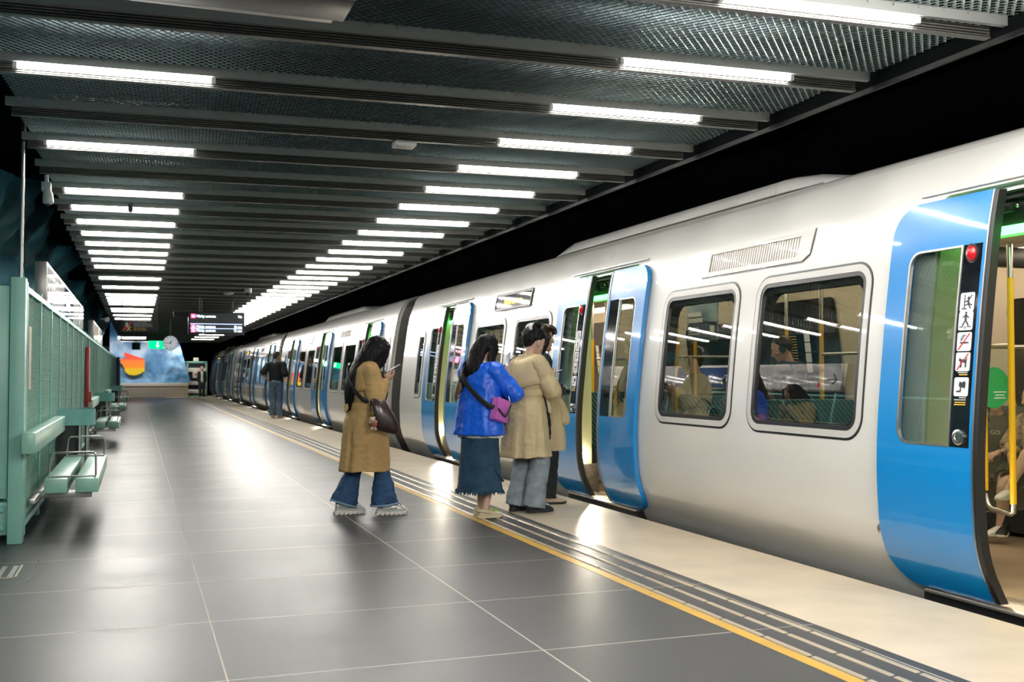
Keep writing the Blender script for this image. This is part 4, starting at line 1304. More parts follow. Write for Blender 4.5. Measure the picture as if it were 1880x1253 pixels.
def sculpt(name, mb, voxel, mat, parent, folds=(), smooth=3, loc=(0, 0, 0), org=None):
    me = mb.mesh(name, smooth=False)
    ob = bpy.data.objects.new(name, me); col.objects.link(ob)
    m1 = ob.modifiers.new('r', 'REMESH'); m1.mode = 'VOXEL'; m1.voxel_size = voxel
    m2 = ob.modifiers.new('s', 'SMOOTH'); m2.factor = .5; m2.iterations = smooth
    dg = bpy.context.evaluated_depsgraph_get()
    m = bpy.data.meshes.new_from_object(ob.evaluated_get(dg))
    bpy.data.objects.remove(ob); bpy.data.meshes.remove(me)
    m.name = name
    if folds:
        co = [v.co.copy() for v in m.vertices]; nn = [v.normal.copy() for v in m.vertices]
        for i, v in enumerate(m.vertices):
            p, d = co[i], 0
            for amp, fx, fy, fz in folds:
                q = noise.noise(Vector((p.x * abs(fx) + 3.1, p.y * fy + 7.7, p.z * fz)))
                d += amp * ((1 - 2.6 * abs(q)) * .6 if fx < 0 else q)      # negative fx: sharp creases
            v.co = p + nn[i] * d
    if org is not None:
        for v in m.vertices: v.co -= Vector(org)
    m.shade_smooth()
    m.materials.clear()
    for q in (mat if isinstance(mat, (list, tuple)) else [mat]): m.materials.append(M[q])
    o = bpy.data.objects.new(name, m); col.objects.link(o)
    o.parent = parent; o.location = loc
    return o
def hand(mb, W, d, nrm, side, curl=(20, 25, 20), s=1., spread=.0, thumb=.5):
    d = Vector(d).normalized(); nrm = Vector(nrm); nrm = (nrm - d * nrm.dot(d)).normalized()
    t = d.cross(nrm) * side
    limb(mb, [W - d * .03 * s, W, W + d * .045 * s, W + d * .085 * s], [(.024 * s, .019 * s), (.026 * s, .017 * s), (.038 * s, .0165 * s), (.040 * s, .0135 * s)], ref=t, n=14)
    for k in range(4):
        ln = (.92, 1.03, .97, .78)[k] * s
        p = W + d * (.082 - .004 * abs(k - 1.2)) * s + t * (.029 - .0195 * k) * s
        dd = (d + t * spread * (1.5 - k) * .2).normalized()
        pts, ang = [p - d * .015 * s, p], 0
        for j, L in enumerate((.042, .026, .021)):
            ang += curl[j] * (1 + .12 * k)
            q = dd * math.cos(R(ang)) + nrm * math.sin(R(ang))
            p = p + q * L * ln
            pts.append(p)
        limb(mb, pts, [.0095 * s, .0092 * s, .0086 * s, .0078 * s, .0066 * s], ref=t, n=10, sub=2)
    p = W + d * .022 * s + t * .024 * s
    q1 = (d * .62 + t * .65 + nrm * thumb).normalized(); q2 = (d * .9 + t * .15 + nrm * thumb).normalized()
    limb(mb, [p - q1 * .01, p + q1 * .035 * s, p + q1 * .035 * s + q2 * .034 * s, p + q1 * .035 * s + q2 * .058 * s], [.0125 * s, .0112 * s, .0095 * s, .0075 * s], ref=d, n=10, sub=2)

class Person:
    def __init__(P, label, loc, heading, H, group=None, hip=(0, None), lean=4, head=(10, 0), feet=None, wrists=None, eh=None, hands=None, skin_m='skin', fem=True, build=1., kh=((-.1, 1, .1), (.1, 1, .1)), bare_legs=True):
        s = P.s = H / 1.70
        P.root = thing('person', loc, label, 'person', group, R(-heading))
        P.mw = Matrix.Translation(Vector(loc)) @ Matrix.Rotation(R(-heading), 4, 'Z')
        hz = hip[1] if hip[1] is not None else .905 * s
        P.pel = V3(0, hip[0], hz + .03 * s)
        P.rl = Matrix.Rotation(R(-lean), 3, 'X')
        P.neck = P.tp(.50)
        sw = (.165 if fem else .185) * s * build
        P.sh = [P.neck + P.rl @ V3(q * sw, -.01 * s, -.065 * s) for q in (-1, 1)]
        P.hipj = [V3(q * .086 * s, hip[0], hz) for q in (-1, 1)]
        feet = feet or ((-.09, 0, 0, 5), (.09, 0, 0, -5))
        P.feet = feet
        P.ank = [V3(f[0], f[1], f[2] + .085 * s) for f in feet]
        P.knee = [ik(P.hipj[i], P.ank[i], .435 * s, .40 * s, kh[i]) for i in (0, 1)]
        P.ank = [P.knee[i] + (P.ank[i] - P.knee[i]).normalized() * .40 * s for i in (0, 1)]
        wrists = wrists or ((-.24 * s, .06, .80 * s), (.24 * s, .06, .80 * s))
        eh = eh or ((-.5, -.6, -.6), (.5, -.6, -.6))
        P.wr = [Vector(w) for w in wrists]
        P.el = [ik(P.sh[i], P.wr[i], .285 * s, .25 * s, eh[i]) for i in (0, 1)]
        P.wr = [P.el[i] + (P.wr[i] - P.el[i]).normalized() * .25 * s for i in (0, 1)]
        pit, yaw = head
        P.rh = Matrix.Rotation(R(-yaw), 3, 'Z') @ Matrix.Rotation(R(-pit), 3, 'X')
        P.hc = P.neck + P.rl @ V3(0, .012 * s, .055 * s) + P.rh @ V3(0, .022 * s, .112 * s)
        # --- the body, one continuous skin
        b = MB()
        fx = 1.0 if fem else 1.12
        rings = []
        for h, rx, ry, yo in ((-.11, .12, .085, -.005), (-.03, .160, .110, -.016), (.04, .156, .106, -.012), (.14, .126, .090, 0), (.24, .136 * fx, .097, 0), (.34, .150 * fx, .103, -.004), (.42, .150 * fx, .088, -.01), (.465, .105 * fx, .066, -.014), (.50, .058, .055, -.008)):
            rings.append(P.tring(h, rx * s * build, ry * s * build, yo * s))
        b.loft(rings)
        limb(b, [P.tp(.46) + V3(0, -.012 * s, 0), P.neck, P.hc + P.rh @ V3(0, -.022 * s, -.06 * s)], [.056 * s, .050 * s, .050 * s])
        # head
        hr = []
        for z, rx, ry, yo in ((-.122, .018, .022, .062), (-.114, .036, .040, .050), (-.095, .050, .060, .032), (-.065, .060, .078, .014), (-.03, .068, .089, .004), (.0, .073, .094, 0), (.035, .0755, .098, -.004), (.07, .071, .093, -.008), (.095, .058, .077, -.010), (.112, .036, .050, -.012), (.119, .012, .016, -.012)):
            hr.append(ringpts(P.hp(0, yo, z), P.rh @ V3(1, 0, 0), P.rh @ V3(0, 1, 0), rx * s, ry * s, 24))
        b.loft(hr)
        def hb(x, y, z, rx, ry, rz):
            n = MB(); n.ball((0, 0, 0), (rx * s, ry * s, rz * s), 12, 8)
            b.add([P.hp(x, y, z) + P.rh @ Vector(v) for v in n.v], n.f)
        limb(b, [P.hp(0, .088, .020), P.hp(0, .098, .0), P.hp(0, .110, -.026), P.hp(0, .094, -.034)], [.008 * s, .0095 * s, .0125 * s, .010 * s], n=10)
        hb(0, .086, -.062, .024, .013, .009); hb(0, .083, -.074, .021, .013, .010); hb(0, .078, -.105, .022, .018, .016)
        for q in (-1, 1):
            hb(q * .013, .093, -.034, .009, .010, .008)
            hb(q * .030, .083, .030, .022, .010, .007)      # brow ridge
            hb(q * .046, .058, -.024, .022, .024, .020)     # cheek
            hb(q * .075, -.008, -.012, .008, .018, .030)    # ear
            hb(q * .080, -.014, .0, .006, .016, .018)
        # arms and legs
        for i in (0, 1):
            q = 2 * i - 1
            S_, E_, W_ = P.sh[i], P.el[i], P.wr[i]
            limb(b, [S_ + V3(-q * .05 * s, 0, -.005), S_, S_.lerp(E_, .35), E_, E_.lerp(W_, .3), W_], [.055 * s, .050 * s, .046 * s, .037 * s, .038 * s, .0255 * s])
            hd = (hands or ({}, {}))[i]
            hand(b, W_, hd.get('d', (0, .1, -1)), hd.get('n', (-q, .2, 0)), q, hd.get('curl', (18, 22, 18)), s, hd.get('spread', 0), hd.get('thumb', .4))
            H_, K_, A_ = P.hipj[i], P.knee[i], P.ank[i]
            limb(b, [H_ + V3(0, 0, .03), H_.lerp(K_, .15), H_.lerp(K_, .6), K_, K_.lerp(A_, .3), K_.lerp(A_, .75), A_], [.085 * s, .085 * s, .066 * s, .052 * s, .053 * s, .038 * s, .035 * s])
            fd = P.fdir(i)
            limb(b, [A_ - fd * .035 * s + V3(0, 0, -.035 * s), A_ + fd * .05 * s + V3(0, 0, -.045 * s), A_ + fd * .13 * s + V3(0, 0, -.062 * s)], [(.032 * s, .034 * s), (.038 * s, .030 * s), (.038 * s, .018 * s)])
        P.body = sculpt('body', b, .0058, skin_m, P.root, smooth=2)
        # eyes, brows
        for q in (-1, 1):
            e = MB(); c = P.hp(q * .031, .0835, .006)
            e.ball(tuple(c), .0115 * s, 12, 8); eo = e.build('eye', 'eye_white', P.root)
            e = MB(); e.ball(tuple(c + P.rh @ V3(0, .0065 * s, 0)), .0065 * s, 10, 6); e.build('iris', 'eye_dark', eo)
    def tp(P, h): return P.pel + P.rl @ V3(0, 0, h * P.s)
    def hp(P, x, y, z): return P.hc + P.rh @ (V3(x, y, z) * P.s)
    def fdir(P, i):
        a = R(P.feet[i][3]); return V3(math.sin(-a), math.cos(a), 0)
    def tring(P, h, rx, ry, yo=0., n=24, mod=None):
        return ringpts(P.tp(h) + P.rl @ V3(0, yo, 0), V3(1, 0, 0), P.rl @ V3(0, 1, 0), rx, ry, n, mod)
    def brows(P, mat='hair_black'):
        for q in (-1, 1):
            b = MB(); limb(b, [P.hp(q * .014, .096, .026), P.hp(q * .032, .094, .033), P.hp(q * .048, .080, .028)], [.0035 * P.s] * 3, n=6); b.build('eyebrow', mat, P.root)
    def lips(P):
        b = MB(); limb(b, [P.hp(-.020, .090, -.068), P.hp(0, .100, -.066), P.hp(.020, .090, -.068)], [(.003 * P.s, .004 * P.s), (.004 * P.s, .0065 * P.s), (.003 * P.s, .004 * P.s)], ref=(0, 1, 0), n=8); b.build('lips', 'lip', P.root)
    def hair_cap(P, b, k=1., back=.012, low=-.02, fr=.052):
        """shell over the skull that leaves the face free"""
        s = P.s
        for z, rx, ry, yo in ():
            pass
        rings = []
        for z, rx, y0, y1 in ((low - .07, .050, -.085, -.035), (low - .03, .072, -.112, -.010), (low, .082, -.118, .010), (.03, .086, -.120, .052), (.06, .085, -.116, .082), (.09, .075, -.102, .080), (.115, .056, -.076, .056), (.131, .026, -.045, .024), (.136, .008, -.02, .0)):
            rings.append(ringpts(P.hp(0, (y0 + y1) / 2 - back, z), P.rh @ V3(1, 0, 0), P.rh @ V3(0, 1, 0), rx * s * k, (y1 - y0) / 2 * s * k, 24))
        b.loft(rings)
    def trousers(P, name, mat, rk, hem, waist=.06, cuffz=None, folds=None, hipk=1.):
        """rk: radii at hip, thigh, knee, shin, hem; hem: height above the ankle joint"""
        s = P.s
        b = MB()
        b.loft([P.tring(waist, .150 * s * hipk, .112 * s * hipk), P.tring(0, .172 * s * hipk, .126 * s * hipk, -.012), P.tring(-.08, .16 * s * hipk, .118 * s * hipk, -.01), P.tring(-.12, .10 * s, .08 * s)])
        for i in (0, 1):
            H_, K_, A_ = P.hipj[i], P.knee[i], P.ank[i]
            fd = P.fdir(i)
            end = A_ + (A_ - K_).normalized() * hem
            off = V3(0, 0, 0)
            limb(b, [H_, H_.lerp(K_, .25), H_.lerp(K_, .65), K_, K_.lerp(A_, .4), K_.lerp(A_, .75) , end], [rk[0] * s, rk[0] * s, rk[1] * s, rk[2] * s, (rk[3] * s, rk[3] * s * 1.05), (rk[4] * s * .92, rk[4] * s), (rk[4] * s, rk[4] * s * 1.12)], wr=.018, ph=i * 1.7, rnd=False, n=20, open_end=True)
        return sculpt(name, b, .0075, mat, P.root, folds or ((.008, 9, 9, 4), (.009, -8, 8, 5), (.007, -9, 9, 17)), 2)
    def sleeves(P, b, r, end=.0, wr=.035, sh=None, stop=1.0):
        s = P.s
        for i in (0, 1):
            q = 2 * i - 1
            S_, E_, W_ = P.sh[i], P.el[i], P.wr[i]
            W2 = E_.lerp(W_, stop)
            limb(b, [S_ + V3(-q * .06 * s, 0, 0), S_ + V3(-q * .005, 0, .004), S_.lerp(E_, .4), E_, E_.lerp(W2, .45), W2], [r[0] * s, r[0] * s * 1.02, r[1] * s, r[2] * s, r[3] * s, r[4] * s], wr=wr, ph=i, n=18, rnd=True, sub=5, open_end=True)
    def shell(P, b, spec, flutes=0, famp=0., zf=None, seed=0, notch=None, inner=True):
        """garment body: spec rows (z above ground, rx, ry, y offset); folds grow below zf"""
        rings = []
        z_end = spec[-1][0]
        data = cr_chain(spec, 4)
        for z, rx, ry, yo in data:
            def mod(t, z=z):
                k = 1.
                if flutes and zf is not None and z < zf:
                    g = (zf - z) / (zf - z_end)
                    k += famp * g * (.6 * math.sin(flutes * t + seed) + .4 * math.sin((flutes * 1.7) // 1 * t + 2.3 * seed))
                if notch and z < notch[1]:
                    d = abs((t - notch[0] + PI) % (2 * PI) - PI)
                    k -= notch[2] * max(0, 1 - d / .14) * min(1, (notch[1] - z) / .2)
                return k
            h = (z - P.pel.z) / P.s
            c = P.tp(max(h, 0)) if h > 0 else V3(P.pel.x, P.pel.y, z)
            rings.append(ringpts(V3(c.x, c.y + yo, z), V3(1, 0, 0), V3(0, 1, 0), rx, ry, 48, mod))
        if inner:
            last = data[-1]
            for dz, k in ((0, .90), (.12, .84)):
                rings.append(ringpts(V3(P.pel.x, P.pel.y + last[3], last[0] + dz), V3(1, 0, 0), V3(0, 1, 0), last[1] * k, last[2] * k, 48))
        b.loft(rings)
    def shoes(P, mat, sole='sole_white', L=.255, w=.047, h=.075, kind='shoe', chunky=.028):
        s = P.s
        out = []
        for i in (0, 1):
            fd = P.fdir(i); lat = V3(fd.y, -fd.x, 0)
            A_ = P.ank[i]; base = V3(A_.x, A_.y, max(P.feet[i][2], A_.z - .085 * s))
            tilt = V3(0, 0, 0)
            def prof(rows, n=18):
                r = []
                for y, ww, z0, z1 in rows:
                    c = base + fd * (y * s) + V3(0, 0, (z0 + z1) / 2 * s)
                    pts = []
                    for k in range(n):
                        t = 2 * PI * k / n
                        cx, sz = math.cos(t), math.sin(t)
                        cx = math.copysign(abs(cx) ** .6, cx); sz = math.copysign(abs(sz) ** (.45 if sz < 0 else .9), sz)
                        pts.append(c + lat * (ww * s * cx) + V3(0, 0, (z1 - z0) / 2 * s * sz))
                    r.append(pts)
                return r
            hl, tl = -.075, L - .075
            m = MB(); c = chunky
            m.loft(prof([(hl, .018, c * .5, .045), (hl + .008, .032, c * .4, h), (-.03, .038, c * .4, h + .02), (.03, w * .88, c * .4, h + .012), (.08, w * .98, c * .4, h * .92), (tl - .055, w * 1.05, c * .4, h * .72), (tl - .02, w * .82, c * .4, h * .55), (tl - .003, w * .35, c * .5, h * .36)]))
            o = m.build(kind, mat, P.root)
            m = MB()
            m.loft(prof([(hl - .006, .020, .004, c), (hl + .006, .037, 0, c * 1.1), (0, .040, 0, c), (.08, w * 1.08, 0, c), (tl - .05, w * 1.12, 0, c), (tl - .01, w * .8, .002, c * 1.05), (tl + .006, w * .32, .008, c)]))
            m.build('sole', sole, o)
            out.append((o, base, fd, lat))
        return out
    def held(P, name, mb_or_parts, label, cat, group=None):
        """a thing the person carries, top-level; parts given in the person's own frame"""
        pts = [Vector(v) for _, m_, _ in mb_or_parts for v in m_.v]
        c = V3(sum(p.x for p in pts) / len(pts), sum(p.y for p in pts) / len(pts), min(p.z for p in pts))
        w = P.mw @ c
        t = thing(name, w, label, cat, group)
        t.rotation_euler = P.root.rotation_euler
        for nm, m_, mat in mb_or_parts:
            m_.build(nm, mat, t, tuple(c), bevel=.006 if nm in ('bag', 'flap') and len(m_.v) == 8 else 0)
        return t
def obox(mb, c, ax, ay, az, hx, hy, hz):
    """oriented box"""
    ax, ay, az = Vector(ax).normalized(), Vector(ay).normalized(), Vector(az).normalized()
    c = Vector(c)
    vs = [c + ax * (sx * hx) + ay * (sy * hy) + az * (sz * hz) for sz in (-1, 1) for sx, sy in ((-1, -1), (1, -1), (1, 1), (-1, 1))]
    mb.add(vs, [(0, 3, 2, 1), (4, 5, 6, 7), (0, 1, 5, 4), (1, 2, 6, 5), (2, 3, 7, 6), (3, 0, 4, 7)])
def phone(P, c, up, face, label, case='phone_black'):
    up = Vector(up).normalized(); face = Vector(face); face = (face - up * face.dot(up)).normalized(); ax = up.cross(face)
    a, g, l = MB(), MB(), MB()
    obox(a, c, ax, up, face, .036, .074, .0042)
    obox(g, Vector(c) + face * .0046, ax, up, face, .033, .070, .0006)
    obox(l, Vector(c) - face * .005 + up * .052 + ax * .018, ax, up, face, .012, .014, .0012)
    return P.held('phone', [('case', a, case), ('screen', g, 'phone_glass'), ('lens', l, 'black_gloss')], label, 'phone')
def strap(mb, pts, w, th=.004, up=(0, 0, 1)):
    P_ = cr_chain([tuple(p) for p in pts], 5)
    limb(mb, P_, [(w / 2, th)] * len(P_), ref=up, n=10, sub=1)
COAT_FOLDS = ((.010, 6, 6, 2.0), (.010, -6, 6, 1.8), (.0055, -9, 9, 13), (.004, -18, 18, 20))

# ---------------------------------------------------------------- woman in the tan trench coat
P = Person('woman with long black hair in a tan trench coat and flared jeans', (1.99, 9.47, 0), 88, 1.635, lean=3, head=(34, -4),
           hip=(-.015, .862), feet=((-.085, -.195, 0, 4), (.095, .150, 0, -6)),
           wrists=((-.045, .150, 1.215), (.10, .150, 1.220)), eh=((-.6, -.6, -.9), (.65, -.9, -.75)),
           hands=({'d': (.35, .8, .45), 'n': (.45, -.45, .75), 'curl': (28, 32, 22)}, {'d': (-.28, .80, .42), 'n': (-.55, -.45, .70), 'curl': (20, 24, 16), 'spread': .5}))
P1 = P
b = MB()
P.shell(b, [(1.392, .062, .058, -.012), (1.365, .140, .084, -.016), (1.32, .185, .112, -.012), (1.22, .188, .128, 0), (1.12, .182, .130, .0), (1.04, .172, .126, -.01), (.98, .176, .132, -.015), (.88, .200, .172, .0), (.74, .214, .200, .006), (.56, .224, .214, .008), (.40, .232, .224, .002)],
        7, .055, .95, 1, notch=(R(304), .84, .30))
P.sleeves(b, (.080, .074, .072, .062, .048), wr=.022, stop=.96)
coat = sculpt('trench_coat', b, .0085, 'trench_tan', P.root, COAT_FOLDS, 2)
# yoke over the back and shoulders
b = MB()
rings = []
for z, rx, ry, yo in ((1.382, .135, .094, -.018), (1.345, .194, .124, -.016), (1.26, .213, .150, -.008), (1.17, .218, .158, -.006), (1.125, .221, .163, -.006)):
    rings.append([V3(rx * math.cos(t), P.tp((z - P.pel.z) / P.s).y + yo + ry * math.sin(t), z + .02 * math.cos(2 * t)) for t in [R(150 + 8.0 * i) for i in range(31)]])
b.loft(rings, False, False, closed=False)
o = b.build('shoulder_yoke', 'trench_tan', coat); so = o.modifiers.new('t', 'SOLIDIFY'); so.thickness = .006
# collar, epaulette, belt
b = MB(); n0 = P.tp(.475)
limb(b, [n0 + V3(.075 * math.cos(t), -.010 + .072 * math.sin(t), .012 - .030 * max(0, math.sin(t))) for t in [R(60 - 30 * i) for i in range(11)]], [(.030, .010)] * 11, ref=(0, 0, 1), sub=2)
limb(b, [n0 + V3(.06, .055, -.01), n0 + V3(.075, .085, -.06), n0 + V3(.045, .118, -.15)], [(.028, .008), (.036, .008), (.012, .006)], ref=(1, .4, 0))
b.build('collar', 'trench_tan', coat)
b = MB(); obox(b, P.sh[1] + V3(-.045, -.005, .078), (1, 0, -.25), (0, 1, 0), (.25, 0, 1), .062, .024, .006); b.build('epaulette', 'trench_tan', coat, bevel=.004)
b = MB()
for z in (1.0,):
    rr = []
    for zz, k in ((.965, 1.0), (.985, 1.02), (1.015, 1.02), (1.035, 1.0)):
        rr.append([V3(.196 * k * math.cos(t), -.010 + .152 * k * math.sin(t), zz + .014 * math.sin(t) ) for t in [2 * PI * i / 40 for i in range(40)]])
    b.loft(rr, False, False)
limb(b, [V3(.02, -.145, 1.0), V3(.04, -.185, .995), V3(.03, -.205, .96), V3(.0, -.16, .965)], [(.018, .005), (.022, .005), (.022, .005), (.018, .005)], ref=(0, 0, 1))
limb(b, [V3(.02, -.15, .99), V3(.03, -.175, .93), V3(.05, -.180, .87)], [(.018, .004)] * 3, ref=(1, 0, 0))
b.build('belt', 'trench_tan', coat)
# hair: cap, long fall down the back, curtains beside the face
b = MB(); P.hair_cap(b, 1.03)
limb(b, [P.hp(0, -.055, .05), P.hp(0, -.088, -.03), P.neck + V3(0, -.100, -.03), P.neck + V3(0, -.155, -.16), P.neck + V3(-.01, -.172, -.30), P.neck + V3(-.03, -.168, -.44), P.neck + V3(-.04, -.158, -.50)],
     [(.080, .055), (.090, .050), (.112, .055), (.122, .045), (.105, .036), (.060, .024), (.022, .012)], sub=4)
for q in (-1, 1):
    limb(b, [P.hp(q * .055, .045, .085), P.hp(q * .083, .045, .025), P.hp(q * .082, .062, -.05), P.hp(q * .070, .072, -.13), P.hp(q * .060, .070, -.20), P.hp(q * .05, .062, -.27)],
         [(.030, .022), (.040, .020), (.046, .018), (.042, .018), (.028, .014), (.012, .008)], ref=P.rh @ V3(0, 1, 0), sub=4)
    limb(b, [P.hp(q * .062, .0, .075), P.hp(q * .090, -.012, .0), P.hp(q * .092, -.030, -.09), P.neck + V3(q * .105, -.06, -.06), P.neck + V3(q * .10, -.125, -.20)], [(.040, .022), (.052, .022), (.052, .024), (.050, .028), (.04, .03)], ref=(0, 1, 0), sub=4)
sculpt('hair', b, .0062, 'hair_black', P.root, ((.0055, 70, 70, 3), (.005, 26, 26, 2)), 2)
P.trousers('flared_jeans', 'denim_blue', (.084, .070, .066, .084, .114), -.012)
for i in (0, 1):
    b = MB(); e = P.ank[i] + (P.ank[i] - P.knee[i]).normalized() * -.014
    t = (P.ank[i] - P.knee[i]).normalized(); a_ = V3(1, 0, 0) - t * t.x; a_.normalize(); bb = t.cross(a_)
    b.loft([ringpts(e - t * .012, a_, bb, .1165, .130, 30), ringpts(e, a_, bb, .121, .135, 30), ringpts(e + t * .003, a_, bb, .1185, .132, 30)], False, False)
    b.build('frayed_hem', 'denim_hem', P.root)
for o, base, fd, lat in P.shoes('silver_shoe', 'sole_white', L=.285, w=.054, h=.125, kind='sneaker', chunky=.045):
    b = MB()
    for y, z in ((.05, .118), (.08, .110), (.11, .098), (.14, .088)):
        c = base + fd * y + V3(0, 0, z)
        limb(b, [c - lat * .035 + V3(0, 0, -.012), c + V3(0, 0, .012), c + lat * .035 + V3(0, 0, -.012)], [.0045] * 3, n=6)
    b.build('laces', 'charcoal', o)
    for q in (-1, 1):
        b = MB(); limb(b, [base + fd * -.05 + lat * q * .046 + V3(0, 0, .075), base + fd * .02 + lat * q * .051 + V3(0, 0, .062), base + fd * .10 + lat * q * .053 + V3(0, 0, .070)], [(.010, .004), (.006, .004), (.012, .004)], ref=(0, 0, 1), n=8); b.build('side_panel', 'steel_dull', o)
    b = MB()
    for k in range(7):
        for q in (-1, 1):
            c = base + fd * (-.07 + .042 * k) + lat * q * (.046 if k not in (0, 6) else .034)
            obox(b, c + V3(0, 0, .012), fd, lat, (0, 0, 1), .014, .010, .012)
    b.build('tread', 'sign_pale', o, bevel=.003)
b = MB(); c = P.wr[1].lerp(P.el[1], .06)
b.loft([ringpts(c + (P.wr[1] - P.el[1]).normalized() * d, V3(1, 0, 0), V3(0, 0, 1), .029, .029, 16) for d in (-.006, .006)], False, False); b.build('bracelet', 'plush_red', P.root)
phone(P, (.015, .248, 1.335), (-.05, .80, .45), (-.05, -.5, .85), 'black phone held by the woman in the tan trench coat')
# shoulder bag on a black strap, with a plush charm
bag = MB()
rings = []
for z, rx, ry, cy, cx in ((1.055, .040, .065, .045, .245), (1.04, .050, .078, .050, .250), (.97, .056, .105, .070, .262), (.88, .060, .128, .098, .268), (.80, .055, .126, .115, .268), (.765, .036, .095, .120, .266), (.755, .015, .06, .121, .266)):
    rings.append(ringpts(V3(cx, cy, z + .0), V3(1, 0, 0), V3(0, 1, -.25), rx, ry, 24))
bag.loft(rings)
st = MB()
strap(st, [(.235, -.02, 1.05), (.232, -.07, 1.05), (.205, -.12, 1.09), (.10, -.172, 1.20), (-.06, -.168, 1.32), (-.115, -.07, 1.405), (-.11, .04, 1.40), (-.05, .145, 1.30), (.12, .165, 1.13), (.215, .12, 1.05)], .042, .006, up=(.3, 0, 1))
ch = MB()
for c, r in (((.322, .085, .875), .030), ((.322, .10, .835), .026), ((.326, .065, .855), .015), ((.326, .118, .858), .014), ((.322, .082, .80), .016), ((.322, .112, .795), .016), ((.322, .072, .895), .012), ((.322, .102, .897), .012)):
    ch.ball((c[0] + .012, c[1] - .115, c[2]), r, 12, 8)
chr_ = MB(); chr_.ball((.350, -.020, .838), (.018, .022, .02), 12, 8)
kr = MB(); kr.tube([(.312, -.03, 1.0), (.327, -.03, .96), (.334, -.027, .905)], .004, 6).tube([(.327 + .0, -.03 + .014 * math.cos(t), .935 + .018 * math.sin(t)) for t in [2 * PI * i / 12 for i in range(13)]], .003, 6)
t = P.held('shoulder_bag', [('bag', bag, 'leather_brown'), ('strap', st, 'strap_black'), ('plush_charm', ch, 'plush'), ('charm_shirt', chr_, 'plush_red'), ('key_ring', kr, 'gold')], 'dark brown leather shoulder bag with a small plush charm, worn over the tan trench coat', 'bag')

# ---------------------------------------------------------------- woman in the blue jacket
P = Person('woman in a bright blue jacket and long denim skirt, seen from behind', (2.905, 8.92, 0), 56, 1.625, lean=3, head=(24, 14),
           feet=((-.06, .10, 0, 0), (.075, -.02, 0, -22)),
           wrists=((-.03, .24, 1.14), (.125, .235, 1.235)), eh=((-.6, -.3, -.9), (.9, -.35, -.8)),
           hands=({'d': (.3, .8, .4), 'n': (.3, -.4, .8)}, {'d': (-.15, .35, .92), 'n': (-.55, -.6, .35), 'curl': (24, 30, 22)}), skin_m='skin_pale')
P2 = P
b = MB()
P.shell(b, [(1.385, .066, .06, -.014), (1.36, .135, .086, -.018), (1.315, .182, .118, -.014), (1.22, .195, .140, -.01), (1.08, .205, .152, -.01), (.94, .220, .165, -.012), (.82, .236, .180, -.012), (.742, .246, .190, -.012)], 8, .05, 1.2, 2.2)
P.sleeves(b, (.086, .084, .080, .070, .056), wr=.025, stop=.98)
jk = sculpt('jacket', b, .0085, 'jacket_blue', P.root, ((.010, 5, 5, 2.2), (.010, -5, 5, 2.4), (.006, -9, 9, 11), (.0045, -20, 20, 16)), 2)
b = MB(); n0 = P.tp(.455)
limb(b, [n0 + V3(.105 * math.cos(t), -.018 + .092 * math.sin(t), .012) for t in [R(70 - 32 * i) for i in range(11)]], [(.038, .014)] * 11, ref=(0, 0, 1), sub=2)
b.build('collar', 'jacket_blue', jk)
b = MB(); P.shell(b, [(1.40, .058, .054, -.006), (1.375, .085, .072, -.01), (1.30, .12, .09, 0)], inner=False); b.build('undershirt_neck', 'white_cloth', P.root)
b = MB(); P.shell(b, [(.85, .20, .15, .0), (.76, .215, .165, .0), (.715, .222, .170, .012)], 9, .03, .85, 1); sculpt('undershirt', b, .009, 'white_cloth', P.root, ((.008, 14, 14, 4),), 1)
b = MB()
P.shell(b, [(.92, .150, .125, 0), (.80, .172, .145, 0), (.60, .182, .160, 0), (.42, .195, .172, .0), (.30, .205, .182, .0), (.245, .216, .192, .0)], 6, .045, .75, .6)
sk = sculpt('denim_skirt', b, .0085, 'denim_dark', P.root, ((.010, 8, 8, 2.4), (.010, -6, 6, 2.2), (.004, -14, 14, 12)), 2)
b = MB(); rnd = random.Random(4)
for i in range(150):
    t = 2 * PI * i / 150
    k = 1 + .045 * (.6 * math.sin(6 * t + .6) + .4 * math.sin(10 * t + 1.38))
    p = V3(.214 * k * math.cos(t), .190 * k * math.sin(t), .255)
    d = V3(math.cos(t), math.sin(t), 0) * rnd.uniform(.004, .02) + V3(rnd.uniform(-.01, .01), rnd.uniform(-.01, .01), -rnd.uniform(.018, .042))
    limb(b, [p, p + d * .6, p + d], [.0055, .006, .003], n=5, sub=1, rnd=False)
b.build('frayed_hem', 'denim_dark', sk)
b = MB(); rr = []
for i in range(30):
    t = R(200 + i * 5.2)
    rr.append((.222 * math.cos(t), .2 * math.sin(t), .36 - .11 * (i / 29) ** 1.4))
limb(b, [(.178, -.02, .43), (.192, .02, .385), (.19, .07, .35), (.17, .11, .325)], [(.016, .007)] * 4, sub=4, wr=.2)
b.build('frill', 'denim_dark', sk)
b = MB(); P.hair_cap(b, 1.05, low=-.03)
limb(b, [P.hp(0, -.055, .05), P.hp(-.005, -.092, -.04), P.neck + V3(-.02, -.105, -.02), P.neck + V3(-.075, -.130, -.10), P.neck + V3(-.115, -.160, -.19), P.neck + V3(-.135, -.172, -.25)],
     [(.080, .056), (.088, .050), (.085, .045), (.062, .034), (.045, .024), (.026, .014)], sub=4)
limb(b, [P.hp(.055, .0, .075), P.hp(.088, .01, .0), P.hp(.09, .012, -.09), P.neck + V3(.105, .04, -.04), P.neck + V3(.12, .10, -.12), P.neck + V3(.10, .13, -.20)], [(.045, .022), (.055, .022), (.054, .024), (.04, .024), (.026, .016), (.012, .01)], ref=(0, 1, 0), sub=4)
